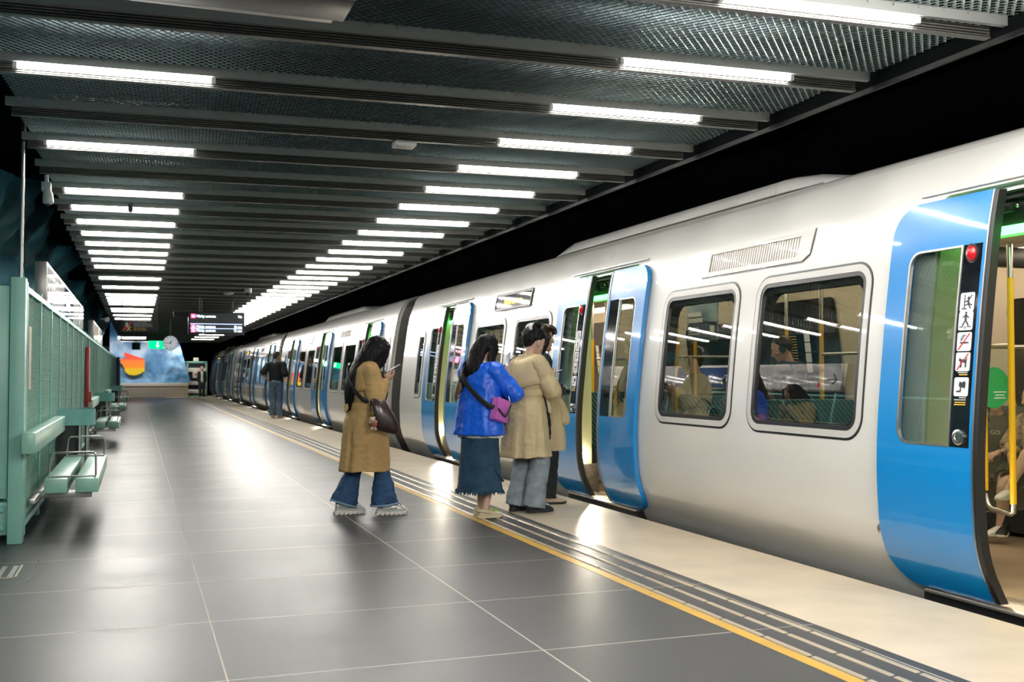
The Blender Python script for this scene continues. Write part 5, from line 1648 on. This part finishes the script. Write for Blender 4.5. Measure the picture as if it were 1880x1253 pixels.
limb(b, [P.hp(-.055, .03, .075), P.hp(-.086, .03, .0), P.hp(-.084, .03, -.09), P.neck + V3(-.10, .04, -.08)], [(.045, .022), (.055, .022), (.05, .022), (.03, .02)], ref=(0, 1, 0), sub=4)
hr = sculpt('hair', b, .0062, 'hair_black', P.root, ((.0055, 70, 70, 3), (.005, 26, 26, 2)), 2)
b = MB(); limb(b, [P.neck + V3(-.105, -.158, -.17), P.neck + V3(-.133, -.180, -.25), P.neck + V3(-.15, -.182, -.33)], [(.040, .022), (.030, .018), (.008, .006)], sub=4)
sculpt('hair_tips', b, .005, 'hair_tip', hr, ((.012, 70, 70, 5),), 1)
for o, base, fd, lat in P.shoes('cream_clog', 'cream_clog', L=.25, w=.052, h=.07, kind='clog', chunky=.030):
    b = MB()
    for y, x in ((.09, -.02), (.09, .018), (.12, 0), (.125, .026), (.065, .03), (.065, -.03)): b.ball(tuple(base + fd * y + lat * x + V3(0, 0, .072 - (y - .06) * .2)), .0085, 8, 6)
    b.build('clog_charm', 'lime', o)
    b = MB(); limb(b, [base + fd * .03 + lat * .05 + V3(0, 0, .055), base - fd * .05 + lat * .046 + V3(0, 0, .07), base - fd * .088 + V3(0, 0, .075), base - fd * .05 - lat * .046 + V3(0, 0, .07), base + fd * .03 - lat * .05 + V3(0, 0, .055)], [(.010, .003)] * 5, ref=(0, 0, 1)); b.build('heel_strap', 'cream_clog', o)
phone(P, (.085, .305, 1.405), (-.10, .38, .92), (-.5, -.75, .3), 'phone with a pale screen held up by the woman in the blue jacket', 'denim_light')
bag = MB(); obox(bag, (.258, -.045, .965), (0, 1, -.28), (0, .28, 1), (1, 0, 0), .085, .098, .038)
flp = MB(); obox(flp, (.296, -.048, 1.005), (0, 1, -.28), (0, .28, 1), (1, 0, 0), .087, .060, .008)
trm = MB(); strap(trm, [(.308, -.135, .985), (.310, -.06, .925), (.310, -.02, .915), (.308, .045, 1.0)], .018, .004, up=(0, 0, 1))
zp = MB(); zp.tube([(.296, .03, 1.09), (.308, .035, 1.04)], .005, 6)
st = MB(); strap(st, [(.255, -.12, .99), (.20, -.165, 1.02), (.08, -.190, 1.12), (-.06, -.180, 1.26), (-.118, -.085, 1.375), (-.112, .04, 1.37), (-.03, .165, 1.24), (.17, .185, 1.06), (.262, .04, 1.03)], .048, .006, up=(.4, 0, 1))
P.held('crossbody_bag', [('bag', bag, 'purple'), ('flap', flp, 'purple'), ('trim', trm, 'strap_black'), ('zip_pull', zp, 'steel'), ('strap', st, 'strap_black')], 'small purple crossbody bag with a wide black strap at the blue-jacketed hip', 'bag')

# ---------------------------------------------------------------- woman with the hair bun
P = Person('woman with black hair pinned up in a belted beige trench coat and pale jeans', (3.43, 9.15, 0), 70, 1.70, lean=4, head=(26, 16),
           feet=((-.10, -.03, 0, 10), (.10, .02, 0, -6)),
           wrists=((-.03, .24, 1.235), (.085, .225, 1.235)), eh=((-.7, -.3, -.9), (.9, -.35, -.9)),
           hands=({'d': (.35, .8, .3), 'n': (.3, -.4, .8)}, {'d': (-.25, .85, .35), 'n': (-.5, -.4, .75), 'curl': (30, 34, 24)}), skin_m='skin_pale')
P3 = P
b = MB()
P.shell(b, [(1.455, .068, .062, -.012), (1.425, .145, .088, -.018), (1.375, .195, .120, -.014), (1.27, .205, .142, -.006), (1.18, .188, .134, -.006), (1.115, .160, .114, -.004), (1.06, .180, .134, -.004), (.95, .214, .166, -.006), (.80, .232, .188, -.006), (.65, .246, .204, -.006), (.515, .258, .216, -.006)], 9, .075, 1.10, .4)
P.sleeves(b, (.086, .080, .076, .070, .056), wr=.022, stop=.95)
ct = sculpt('trench_coat', b, .0085, 'trench_beige', P.root, COAT_FOLDS, 2)
b = MB(); n0 = P.tp(.475)
limb(b, [n0 + V3(.082 * math.cos(t), -.014 + .078 * math.sin(t), .022 - .035 * max(0, math.sin(t))) for t in [R(55 - 29 * i) for i in range(11)]], [(.036, .010)] * 11, ref=(0, 0, 1), sub=2)
b.build('collar', 'trench_beige', ct)
rings = []
b = MB()
for z, rx, ry, yo in ((1.442, .142, .100, -.020), (1.395, .208, .138, -.018), (1.30, .224, .164, -.012), (1.22, .224, .170, -.010), (1.17, .226, .172, -.010)):
    rings.append([V3(rx * math.cos(t), P.tp((z - P.pel.z) / P.s).y + yo + ry * math.sin(t), z + .025 * math.cos(2 * t)) for t in [R(168 + 6.8 * i) for i in range(31)]])
b.loft(rings, False, False, closed=False)
o = b.build('shoulder_yoke', 'trench_beige', ct); so = o.modifiers.new('t', 'SOLIDIFY'); so.thickness = .006
b = MB(); rr = []
for zz, k in ((1.085, 1.0), (1.10, 1.02), (1.13, 1.02), (1.147, 1.0)):
    rr.append([V3(.193 * k * math.cos(t), .012 + .146 * k * math.sin(t), zz + .01 * math.sin(t)) for t in [2 * PI * i / 40 for i in range(40)]])
b.loft(rr, False, False)
limb(b, [V3(.16, .08, 1.11), V3(.20, .10, 1.05), V3(.215, .115, .93)], [(.022, .005)] * 3, ref=(0, 1, 0))
b.build('belt', 'trench_beige', ct)
b = MB(); obox(b, P.sh[1] + V3(-.05, -.005, .088), (1, 0, -.25), (0, 1, 0), (.25, 0, 1), .065, .026, .006); b.build('epaulette', 'trench_beige', ct, bevel=.004)
P.trousers('wide_jeans', 'denim_light', (.105, .096, .092, .094, .098), .035)
for o, base, fd, lat in P.shoes('black_clog', 'black_clog', L=.275, w=.056, h=.085, kind='clog', chunky=.032):
    b = MB()
    for y, x in ((.10, -.022), (.10, .02), (.13, 0), (.135, .03), (.075, .034), (.075, -.034), (.15, -.02)): b.ball(tuple(base + fd * y + lat * x + V3(0, 0, .088 - (y - .06) * .25)), .0075, 8, 6)
    b.build('clog_charm', 'sticker_white', o)
b = MB(); P.hair_cap(b, 1.03, low=.01)
limb(b, [P.hp(0, -.075, -.055), P.hp(0, -.105, .0), P.hp(0, -.115, .06), P.hp(0, -.09, .11)], [(.060, .026), (.075, .034), (.078, .036), (.05, .03)], sub=3)
for k in range(7):
    t = 2 * PI * k / 7
    b.ball(tuple(P.hp(.022 * math.cos(t), -.066 + .022 * math.sin(t), .158)), .022 * P.s, 12, 8)
b.ball(tuple(P.hp(0, -.066, .176)), .027 * P.s)
b.ball(tuple(P.hp(0, -.062, .135)), .024 * P.s)
limb(b, [P.hp(.058, .060, .07), P.hp(.070, .070, .02), P.hp(.064, .078, -.04), P.hp(.055, .082, -.08)], [(.024, .014), (.026, .012), (.018, .010), (.006, .005)], ref=P.rh @ V3(0, 1, 0), sub=3)
hr = sculpt('hair', b, .0055, 'hair_black', P.root, ((.006, 50, 50, 22), (.004, 90, 90, 30)), 1)
b = MB()
limb(b, [P.hp(-.05, -.125, .075), P.hp(-.035, -.135, .11), P.hp(-.01, -.115, .145)], [(.018, .010), (.022, .012), (.012, .01)], sub=3)
limb(b, [P.hp(.05, -.125, .075), P.hp(.035, -.137, .11), P.hp(.01, -.115, .145)], [(.018, .010), (.022, .012), (.012, .01)], sub=3)
b.build('hair_clip', 'sign_pale', hr)
P.brows(); P.lips()
b = MB(); b.ball(tuple(P.hp(.082, .0, -.045)), .006); b.build('earring', 'gold', P.root)
phone(P, (.045, .345, 1.302), (-.1, .93, .25), (-.1, -.3, .95), 'phone held flat by the woman with pinned-up hair', 'phone_black')
bag = MB(); rings = []
for z, rx, ry in ((1.12, .09, .035), (1.10, .105, .052), (1.0, .12, .065), (.88, .125, .068), (.815, .115, .058), (.80, .09, .03)):
    rings.append(ringpts(V3(-.16, -.235, z), V3(.92, .38, 0), V3(-.38, .92, 0), rx, ry, 24))
bag.loft(rings)
st = MB(); strap(st, [(-.10, -.21, 1.11), (-.105, -.185, 1.22), (-.095, -.125, 1.40), (-.10, -.02, 1.462), (-.115, .07, 1.40), (-.16, .08, 1.22), (-.20, -.05, 1.12), (-.225, -.2, 1.10)], .032, .005, up=(1, 0, 0))
bt = MB(); bt.tube([(-.235, -.29, .88), (-.235, -.29, .86), (-.232, -.288, .74), (-.23, -.287, .73)], [.02, .034, .034, .02], 14)
P.held('shoulder_bag', [('bag', bag, 'leather_black'), ('strap', st, 'leather_black'), ('side_pouch', bt, 'strap_black')], 'black-brown leather bag hanging behind the woman with pinned-up hair', 'bag')

# ---------------------------------------------------------------- person with short wavy hair behind her
P = Person('person with short wavy hair and black clothes, holding a camera', (3.755, 9.70, 0), 88, 1.745, lean=2, head=(4, 6), fem=True,
           feet=((-.09, -.12, 0, 4), (.09, .06, 0, -6)),
           wrists=((-.06, .19, 1.10), (.125, .125, 1.075)), eh=((-.7, -.3, -.9), (.8, -.6, -.7)),
           hands=({'d': (.5, .7, .1), 'n': (.3, -.3, .9)}, {'d': (-.1, .85, -.05), 'n': (-.75, .0, -.65), 'curl': (34, 40, 30)}))
P4 = P
b = MB()
P.shell(b, [(1.475, .064, .06, -.012), (1.445, .14, .086, -.018), (1.39, .182, .112, -.014), (1.25, .185, .125, 0), (1.05, .178, .12, 0), (.92, .188, .132, 0), (.85, .192, .138, 0)], 7, .02, 1.0, .3)
P.sleeves(b, (.078, .074, .068, .058, .046), wr=.03, stop=.9)
sculpt('black_shirt', b, .009, 'navy_cloth', P.root, ((.008, 8, 8, 5), (.004, 18, 18, 22)), 2)
b = MB(); n0 = P.tp(.475)
limb(b, [n0 + V3(.076 * math.cos(t), -.010 + .072 * math.sin(t), .020 - .02 * max(0, math.sin(t))) for t in [R(60 - 30 * i) for i in range(11)]], [(.030, .009)] * 11, ref=(0, 0, 1), sub=2)
b.build('collar', 'navy_cloth', P.root)
P.trousers('black_trousers', 'black_cloth', (.100, .088, .080, .082, .088), .02)
P.shoes('beige_shoe', 'strap_black', L=.27, w=.050, h=.075, kind='shoe', chunky=.028)
b = MB(); P.hair_cap(b, 1.06, low=-.02)
rnd = random.Random(3)
for k in range(26):
    a = rnd.uniform(-1.9, 1.9); z = rnd.uniform(.0, .12)
    rr = .098 * math.sqrt(max(.1, 1 - (z / .15) ** 2))
    b.ball(tuple(P.hp(rr * .85 * math.sin(a), -.015 - rr * math.cos(a) * 1.05, z)), rnd.uniform(.018, .028), 10, 7)
for x in (-.05, -.02, .015, .045, .07):
    limb(b, [P.hp(x, .05, .115), P.hp(x * 1.1, .095, .085), P.hp(x * 1.2 + .008, .100, .045)], [.022, .021, .010], sub=3)
limb(b, [P.hp(.082, .02, .05), P.hp(.088, .03, -.005), P.hp(.080, .028, -.05)], [(.028, .014), (.026, .013), (.012, .009)], ref=P.rh @ V3(0, 1, 0))
sculpt('hair', b, .0055, 'hair_brown', P.root, ((.010, 26, 26, 26), (.006, 70, 70, 40)), 1)
P.brows('hair_brown'); P.lips()
cb, cl, cg, cs = MB(), MB(), MB(), MB()
obox(cb, (.085, .215, 1.115), (1, .1, 0), (-.1, 1, 0), (0, 0, 1), .062, .030, .042)
obox(cb, (.085, .212, 1.165), (1, .1, 0), (-.1, 1, 0), (0, 0, 1), .024, .024, .016)
cl.tube([(.083, .24, 1.112), (.080, .28, 1.110), (.078, .315, 1.108)], [.034, .036, .036], 18)
cg.tube([(.078, .314, 1.108), (.078, .318, 1.108)], [.029, .029], 16)
strap(cs, [(.14, .21, 1.13), (.17, .17, 1.06), (.16, .17, .99), (.10, .20, 1.0), (.03, .22, 1.09)], .022, .003, up=(0, 1, 0))
P.held('camera', [('body', cb, 'charcoal'), ('lens', cl, 'phone_black'), ('front_glass', cg, 'black_gloss'), ('strap', cs, 'strap_black')], 'black photo camera held low by the person with wavy hair', 'camera')
b = MB(); rings = []
for z, w, th, cx, cy in ((1.09, .030, .05, .135, .10), (1.07, .045, .065, .145, .105), (.98, .044, .075, .150, .12), (.82, .044, .085, .152, .13), (.66, .048, .10, .155, .13), (.53, .046, .105, .155, .125)):
    rings.append([V3(cx, cy, z) + V3(math.cos(t) * w * (1 + .30 * math.sin(5 * t + z * 6)), math.sin(t) * th * (1 + .16 * math.sin(7 * t + z * 5)), 0) for t in [2 * PI * i / 36 for i in range(36)]])
b.loft(rings)
sl = MB(); limb(sl, [(.170, .17, 1.02), (.185, .205, .93), (.19, .225, .82)], [(.036, .036), (.040, .044), (.045, .05)], sub=6, wr=.08)
tl = MB(); limb(tl, [(.215, -.01, .60), (.215, -.02, .52), (.215, -.02, .44)], [(.010, .025), (.009, .026), (.008, .026)], sub=3)
P.held('folded_coat', [('coat', b, 'trench_beige'), ('sleeve', sl, 'trench_beige'), ('belt_end', tl, 'trench_beige')], 'beige coat draped over the forearm of the person holding the camera', 'coat')

# ---------------------------------------------------------------- man in the black T-shirt, down the platform
P = Person('man in a black T-shirt and jeans with hands on hips, seen from behind', (3.86, 31.2, 0), 22, 1.93, lean=0, head=(6, 40), fem=False,
           feet=((-.11, .05, 0, 12), (.10, -.03, 0, -14)), wrists=((-.215, -.02, 1.10), (.205, .10, 1.14)), eh=((-1, -.35, .1), (.5, -1, .1)),
           hands=({'d': (.75, .25, -.35), 'n': (.3, .5, .5), 'curl': (20, 25, 20)}, {'d': (-.7, .3, -.35), 'n': (-.3, .5, .5), 'curl': (20, 25, 20)}))
b = MB()
P.shell(b, [(1.635, .072, .066, -.01), (1.60, .17, .10, -.014), (1.545, .222, .128, -.01), (1.40, .225, .145, 0), (1.22, .205, .135, 0), (1.08, .205, .138, 0), (1.02, .208, .142, 0)], 6, .02, 1.2, .3)
P.sleeves(b, (.092, .090, .084, .08, .08), wr=.02, stop=.02)
sculpt('t_shirt', b, .011, 'black_cloth', P.root, ((.010, 7, 7, 5),), 2)
P.trousers('jeans', 'denim_mid', (.098, .086, .074, .076, .082), .02)
P.shoes('beige_shoe', 'sole_white', L=.28, w=.05, h=.08, kind='shoe')
b = MB(); P.hair_cap(b, 1.0, low=.0); sculpt('hair', b, .008, 'hair_brown', P.root, ((.006, 60, 60, 30),), 1)

# ---------------------------------------------------------------- far person by the end gate
P = Person('far person in a black open jacket and black trousers standing before the end gate', (3.50, 61.85, 0), 175, 1.72, lean=0, head=(4, -25),
           feet=((-.10, .0, 0, 8), (.10, .04, 0, -8)), wrists=((-.22, .06, .84), (.22, .06, .84)))
b = MB()
P.shell(b, [(1.46, .066, .062, -.012), (1.43, .15, .09, -.016), (1.37, .20, .125, -.01), (1.2, .205, .135, 0), (1.0, .20, .135, 0), (.78, .21, .15, 0), (.62, .215, .155, 0)])
P.sleeves(b, (.088, .082, .074, .066, .056), wr=.03, stop=.98)
sculpt('jacket', b, .012, 'black_cloth', P.root, ((.01, 7, 7, 4),), 2)
b = MB(); P.shell(b, [(1.45, .05, .05, .02), (1.38, .09, .07, .068), (1.2, .085, .06, .085), (.9, .085, .06, .088), (.84, .085, .06, .09)], inner=False); b.build('shirt', 'white_cloth', P.root)
P.trousers('trousers', 'black_cloth', (.10, .088, .08, .08, .085), .02)
P.shoes('strap_black', 'strap_black')
b = MB(); P.hair_cap(b, 1.04, low=-.02); sculpt('hair', b, .009, 'hair_blond', P.root, ((.006, 40, 40, 30),), 1)

# ---------------------------------------------------------------- passengers in the nearest car
CF = .018
P = Person('child in a grey-green T-shirt and shorts sitting inside the open near door', (6.46, 6.50, CF), -122, 1.42, hip=(0, .53), lean=14, head=(16, -12),
           feet=((-.12, .44, .05, 4), (.10, .40, .05, -6)), wrists=((-.05, .30, .66), (.07, .30, .66)), eh=((-.8, -.4, -.4), (.8, -.4, -.4)),
           kh=((0, .5, 1), (0, .5, 1)), hands=({'d': (.4, .7, -.2), 'n': (.2, -.1, -1), 'curl': (30, 40, 30)}, {'d': (-.5, .6, -.1), 'n': (0, -.1, -1), 'curl': (30, 40, 30)}))
b = MB()
s = P.s
b.loft([P.tring(h, rx, ry, 0) for h, rx, ry in ((-.06, .150, .115), (.02, .158, .122), (.14, .145, .112), (.28, .150, .108), (.38, .155, .10), (.44, .13, .08), (.485, .06, .055))])
P.sleeves(b, (.078, .080, .072, .07, .07), wr=.02, stop=.01)
sh = sculpt('t_shirt', b, .008, 'grey_cloth', P.root, ((.009, 9, 9, 9), (.004, 22, 22, 22)), 2)
b = MB(); c = P.tp(.33) + P.rl @ V3(-.06, .112, 0)
put_text(b, 'GO', .05, lambda x, y: c + P.rl @ V3(.09 - x, .004, y)); b.build('shirt_print', 'sticker_white', sh, smooth=False)
b = MB()
b.loft([P.tring(.04, .150, .112), P.tring(-.04, .160, .12), P.tring(-.10, .13, .10)])
for i in (0, 1): limb(b, [P.hipj[i], P.hipj[i].lerp(P.knee[i], .4), P.hipj[i].lerp(P.knee[i], .82)], [.088, .085, .082], open_end=True, rnd=False)
sculpt('shorts', b, .008, 'grey_cloth', P.root, ((.008, 10, 10, 10),), 2)
for o, base, fd, lat in P.shoes('strap_black', 'sole_white', L=.25, w=.046, h=.08, kind='sneaker'):
    b = MB(); limb(b, [base + fd * .10 + lat * .047 + V3(0, 0, .04), base + fd * .04 + lat * .045 + V3(0, 0, .035), base - fd * .02 + lat * .040 + V3(0, 0, .055)], [.003, .007, .003], n=6); b.build('side_stripe', 'sticker_white', o)
for i in (0, 1):
    b = MB(); limb(b, [P.ank[i] + (P.knee[i] - P.ank[i]).normalized() * .06, P.ank[i]], [.040, .040], open_end=True); b.build('sock', 'black_cloth', P.root)
b = MB(); c = P.wr[0].lerp(P.el[0], .12); t_ = (P.wr[0] - P.el[0]).normalized()
b.loft([ringpts(c + t_ * d, t_.orthogonal().normalized(), t_.cross(t_.orthogonal().normalized()), .029, .029, 16) for d in (-.010, .010)], False, False); b.build('wristwatch', 'steel', P.root)
b = MB(); P.hair_cap(b, 1.02, low=-.01); sculpt('hair', b, .007, 'hair_brown', P.root, ((.006, 50, 50, 20),), 1)
P.brows('hair_brown'); P.lips()
P = Person('blond child in a patterned cream shirt, cut off by the right edge of the photo', (6.50, 6.12, CF), -100, 1.36, hip=(0, .53), lean=6, head=(10, 30),
           feet=((-.02, .46, .34, 4), (.12, .36, .05, -6)), wrists=((-.10, .24, .68), (.10, .24, .68)), eh=((-.8, -.4, -.4), (.8, -.4, -.4)), kh=((-.2, .3, 1), (0, .5, 1)), skin_m='skin_pale')
b = MB()
b.loft([P.tring(h, rx, ry, 0) for h, rx, ry in ((-.06, .150, .115), (.02, .158, .122), (.14, .145, .112), (.28, .150, .108), (.38, .155, .10), (.44, .13, .08), (.485, .06, .055))])
P.sleeves(b, (.078, .080, .076, .07, .07), wr=.02, stop=.05)
sculpt('shirt', b, .008, 'pattern_cloth', P.root, ((.009, 9, 9, 9),), 2)
b = MB(); b.loft([P.tring(.04, .150, .112), P.tring(-.04, .160, .12), P.tring(-.10, .13, .10)])
for i in (0, 1): limb(b, [P.hipj[i], P.hipj[i].lerp(P.knee[i], .4), P.hipj[i].lerp(P.knee[i], .85)], [.088, .085, .080], open_end=True, rnd=False)
sculpt('shorts', b, .008, 'black_cloth', P.root, ((.008, 10, 10, 10),), 2)
P.shoes('sign_pale', 'sole_white', L=.25, w=.046, h=.08, kind='sneaker')
b = MB(); P.hair_cap(b, 1.03, low=-.0); sculpt('hair', b, .007, 'hair_blond', P.root, ((.006, 50, 50, 20),), 1)
P.brows('hair_brown'); P.lips()
P = Person('man with black headphones standing inside the train, seen through the larger window', (5.98, 8.58, CF), -30, 1.62, lean=4, head=(24, -30), fem=False, wrists=((-.12, .26, 1.1), (.12, .26, 1.1)), skin_m='skin')
b = MB()
P.shell(b, [(1.385, .068, .062, -.012), (1.355, .15, .09, -.016), (1.30, .195, .12, -.01), (1.15, .195, .13, 0), (.95, .185, .125, 0), (.80, .19, .13, 0)])
P.sleeves(b, (.085, .08, .072, .064, .05), stop=.95)
sculpt('jacket', b, .010, 'navy_cloth', P.root, ((.01, 8, 8, 5),), 2)
P.trousers('trousers', 'charcoal', (.098, .086, .076, .076, .08), .02)
P.shoes('strap_black', 'sole_white')
b = MB(); P.hair_cap(b, .99, low=.02); sculpt('hair', b, .007, 'hair_brown', P.root, ((.006, 50, 50, 20),), 1)
P.brows('hair_brown')
b = MB(); limb(b, [P.hp(.095 * math.cos(t), -.005, .0 + .142 * math.sin(t)) for t in [R(8 + 16.4 * i) for i in range(11)]], [(.012, .008)] * 11, ref=P.rh @ V3(0, 1, 0), sub=2)
e = MB()
for q in (-1, 1): e.tube([P.hp(q * .075, -.005, -.004), P.hp(q * .105, -.005, -.004)], [.034, .030], 16)
P.held('headphones', [('headband', b, 'strap_black'), ('ear_cushion', e, 'strap_black')], 'black over-ear headphones on the man inside the train', 'headphones')
P = Person('woman in an olive jacket sitting inside the train behind the larger window', (5.12, 7.50, CF), 2, 1.50, hip=(0, .54), lean=2, head=(24, -20),
           feet=((-.10, .42, 0, 4), (.10, .42, 0, -4)), wrists=((-.06, .30, .86), (.06, .30, .86)), eh=((-.8, -.3, -.6), (.8, -.3, -.6)), kh=((0, .5, 1), (0, .5, 1)),
           hands=({'d': (.2, .8, .3), 'n': (.2, -.4, .8), 'curl': (30, 34, 24)}, {'d': (-.2, .8, .3), 'n': (-.2, -.4, .8), 'curl': (30, 34, 24)}))
b = MB()
b.loft([P.tring(h, rx, ry, 0) for h, rx, ry in ((-.06, .170, .135), (.02, .175, .14), (.14, .165, .13), (.28, .172, .125), (.38, .175, .115), (.44, .14, .09), (.485, .065, .06))])
P.sleeves(b, (.085, .08, .074, .066, .052), wr=.04, stop=.95)
sculpt('jacket', b, .009, 'olive_cloth', P.root, ((.010, 9, 9, 9), (.005, 22, 22, 22)), 2)
P.trousers('trousers', 'denim_dark', (.095, .085, .072, .072, .078), .02)
P.shoes('strap_black', 'sole_white')
b = MB(); P.hair_cap(b, 1.04, low=-.03)
limb(b, [P.hp(0, -.055, .05), P.hp(0, -.088, -.03), P.neck + V3(0, -.092, -.03), P.neck + V3(0, -.13, -.16), P.neck + V3(0, -.14, -.26)], [(.080, .055), (.090, .050), (.10, .05), (.10, .04), (.05, .02)], sub=4)
sculpt('hair', b, .007, 'hair_black', P.root, ((.008, 60, 60, 5),), 2)
phone(P, (0, .42, .945), (0, .7, .7), (0, -.7, .7), 'phone held by the seated woman in the olive jacket')
# round green label on the glass screen by the near door
t = thing('round_label', (4.905, 4.975, 1.085), 'round green label stuck on the glass screen inside the near door', 'sticker')
MB().prism([(4.905 + .125 * math.cos(2 * PI * i / 36), 1.20 + .125 * math.sin(2 * PI * i / 36)) for i in range(36)], 'y', 4.976, 4.981).build('disc', 'green_disc', t, (4.905, 4.975, 1.085), smooth=False)
b = MB()
for i, w in enumerate((.10, .07, .09)): b.box(4.95 - w / 2, 4.95 + w / 2, 4.9745, 4.976, 1.17 - i * .018, 1.176 - i * .018)
b.build('print', 'sticker_white', t, (4.905, 4.975, 1.085))
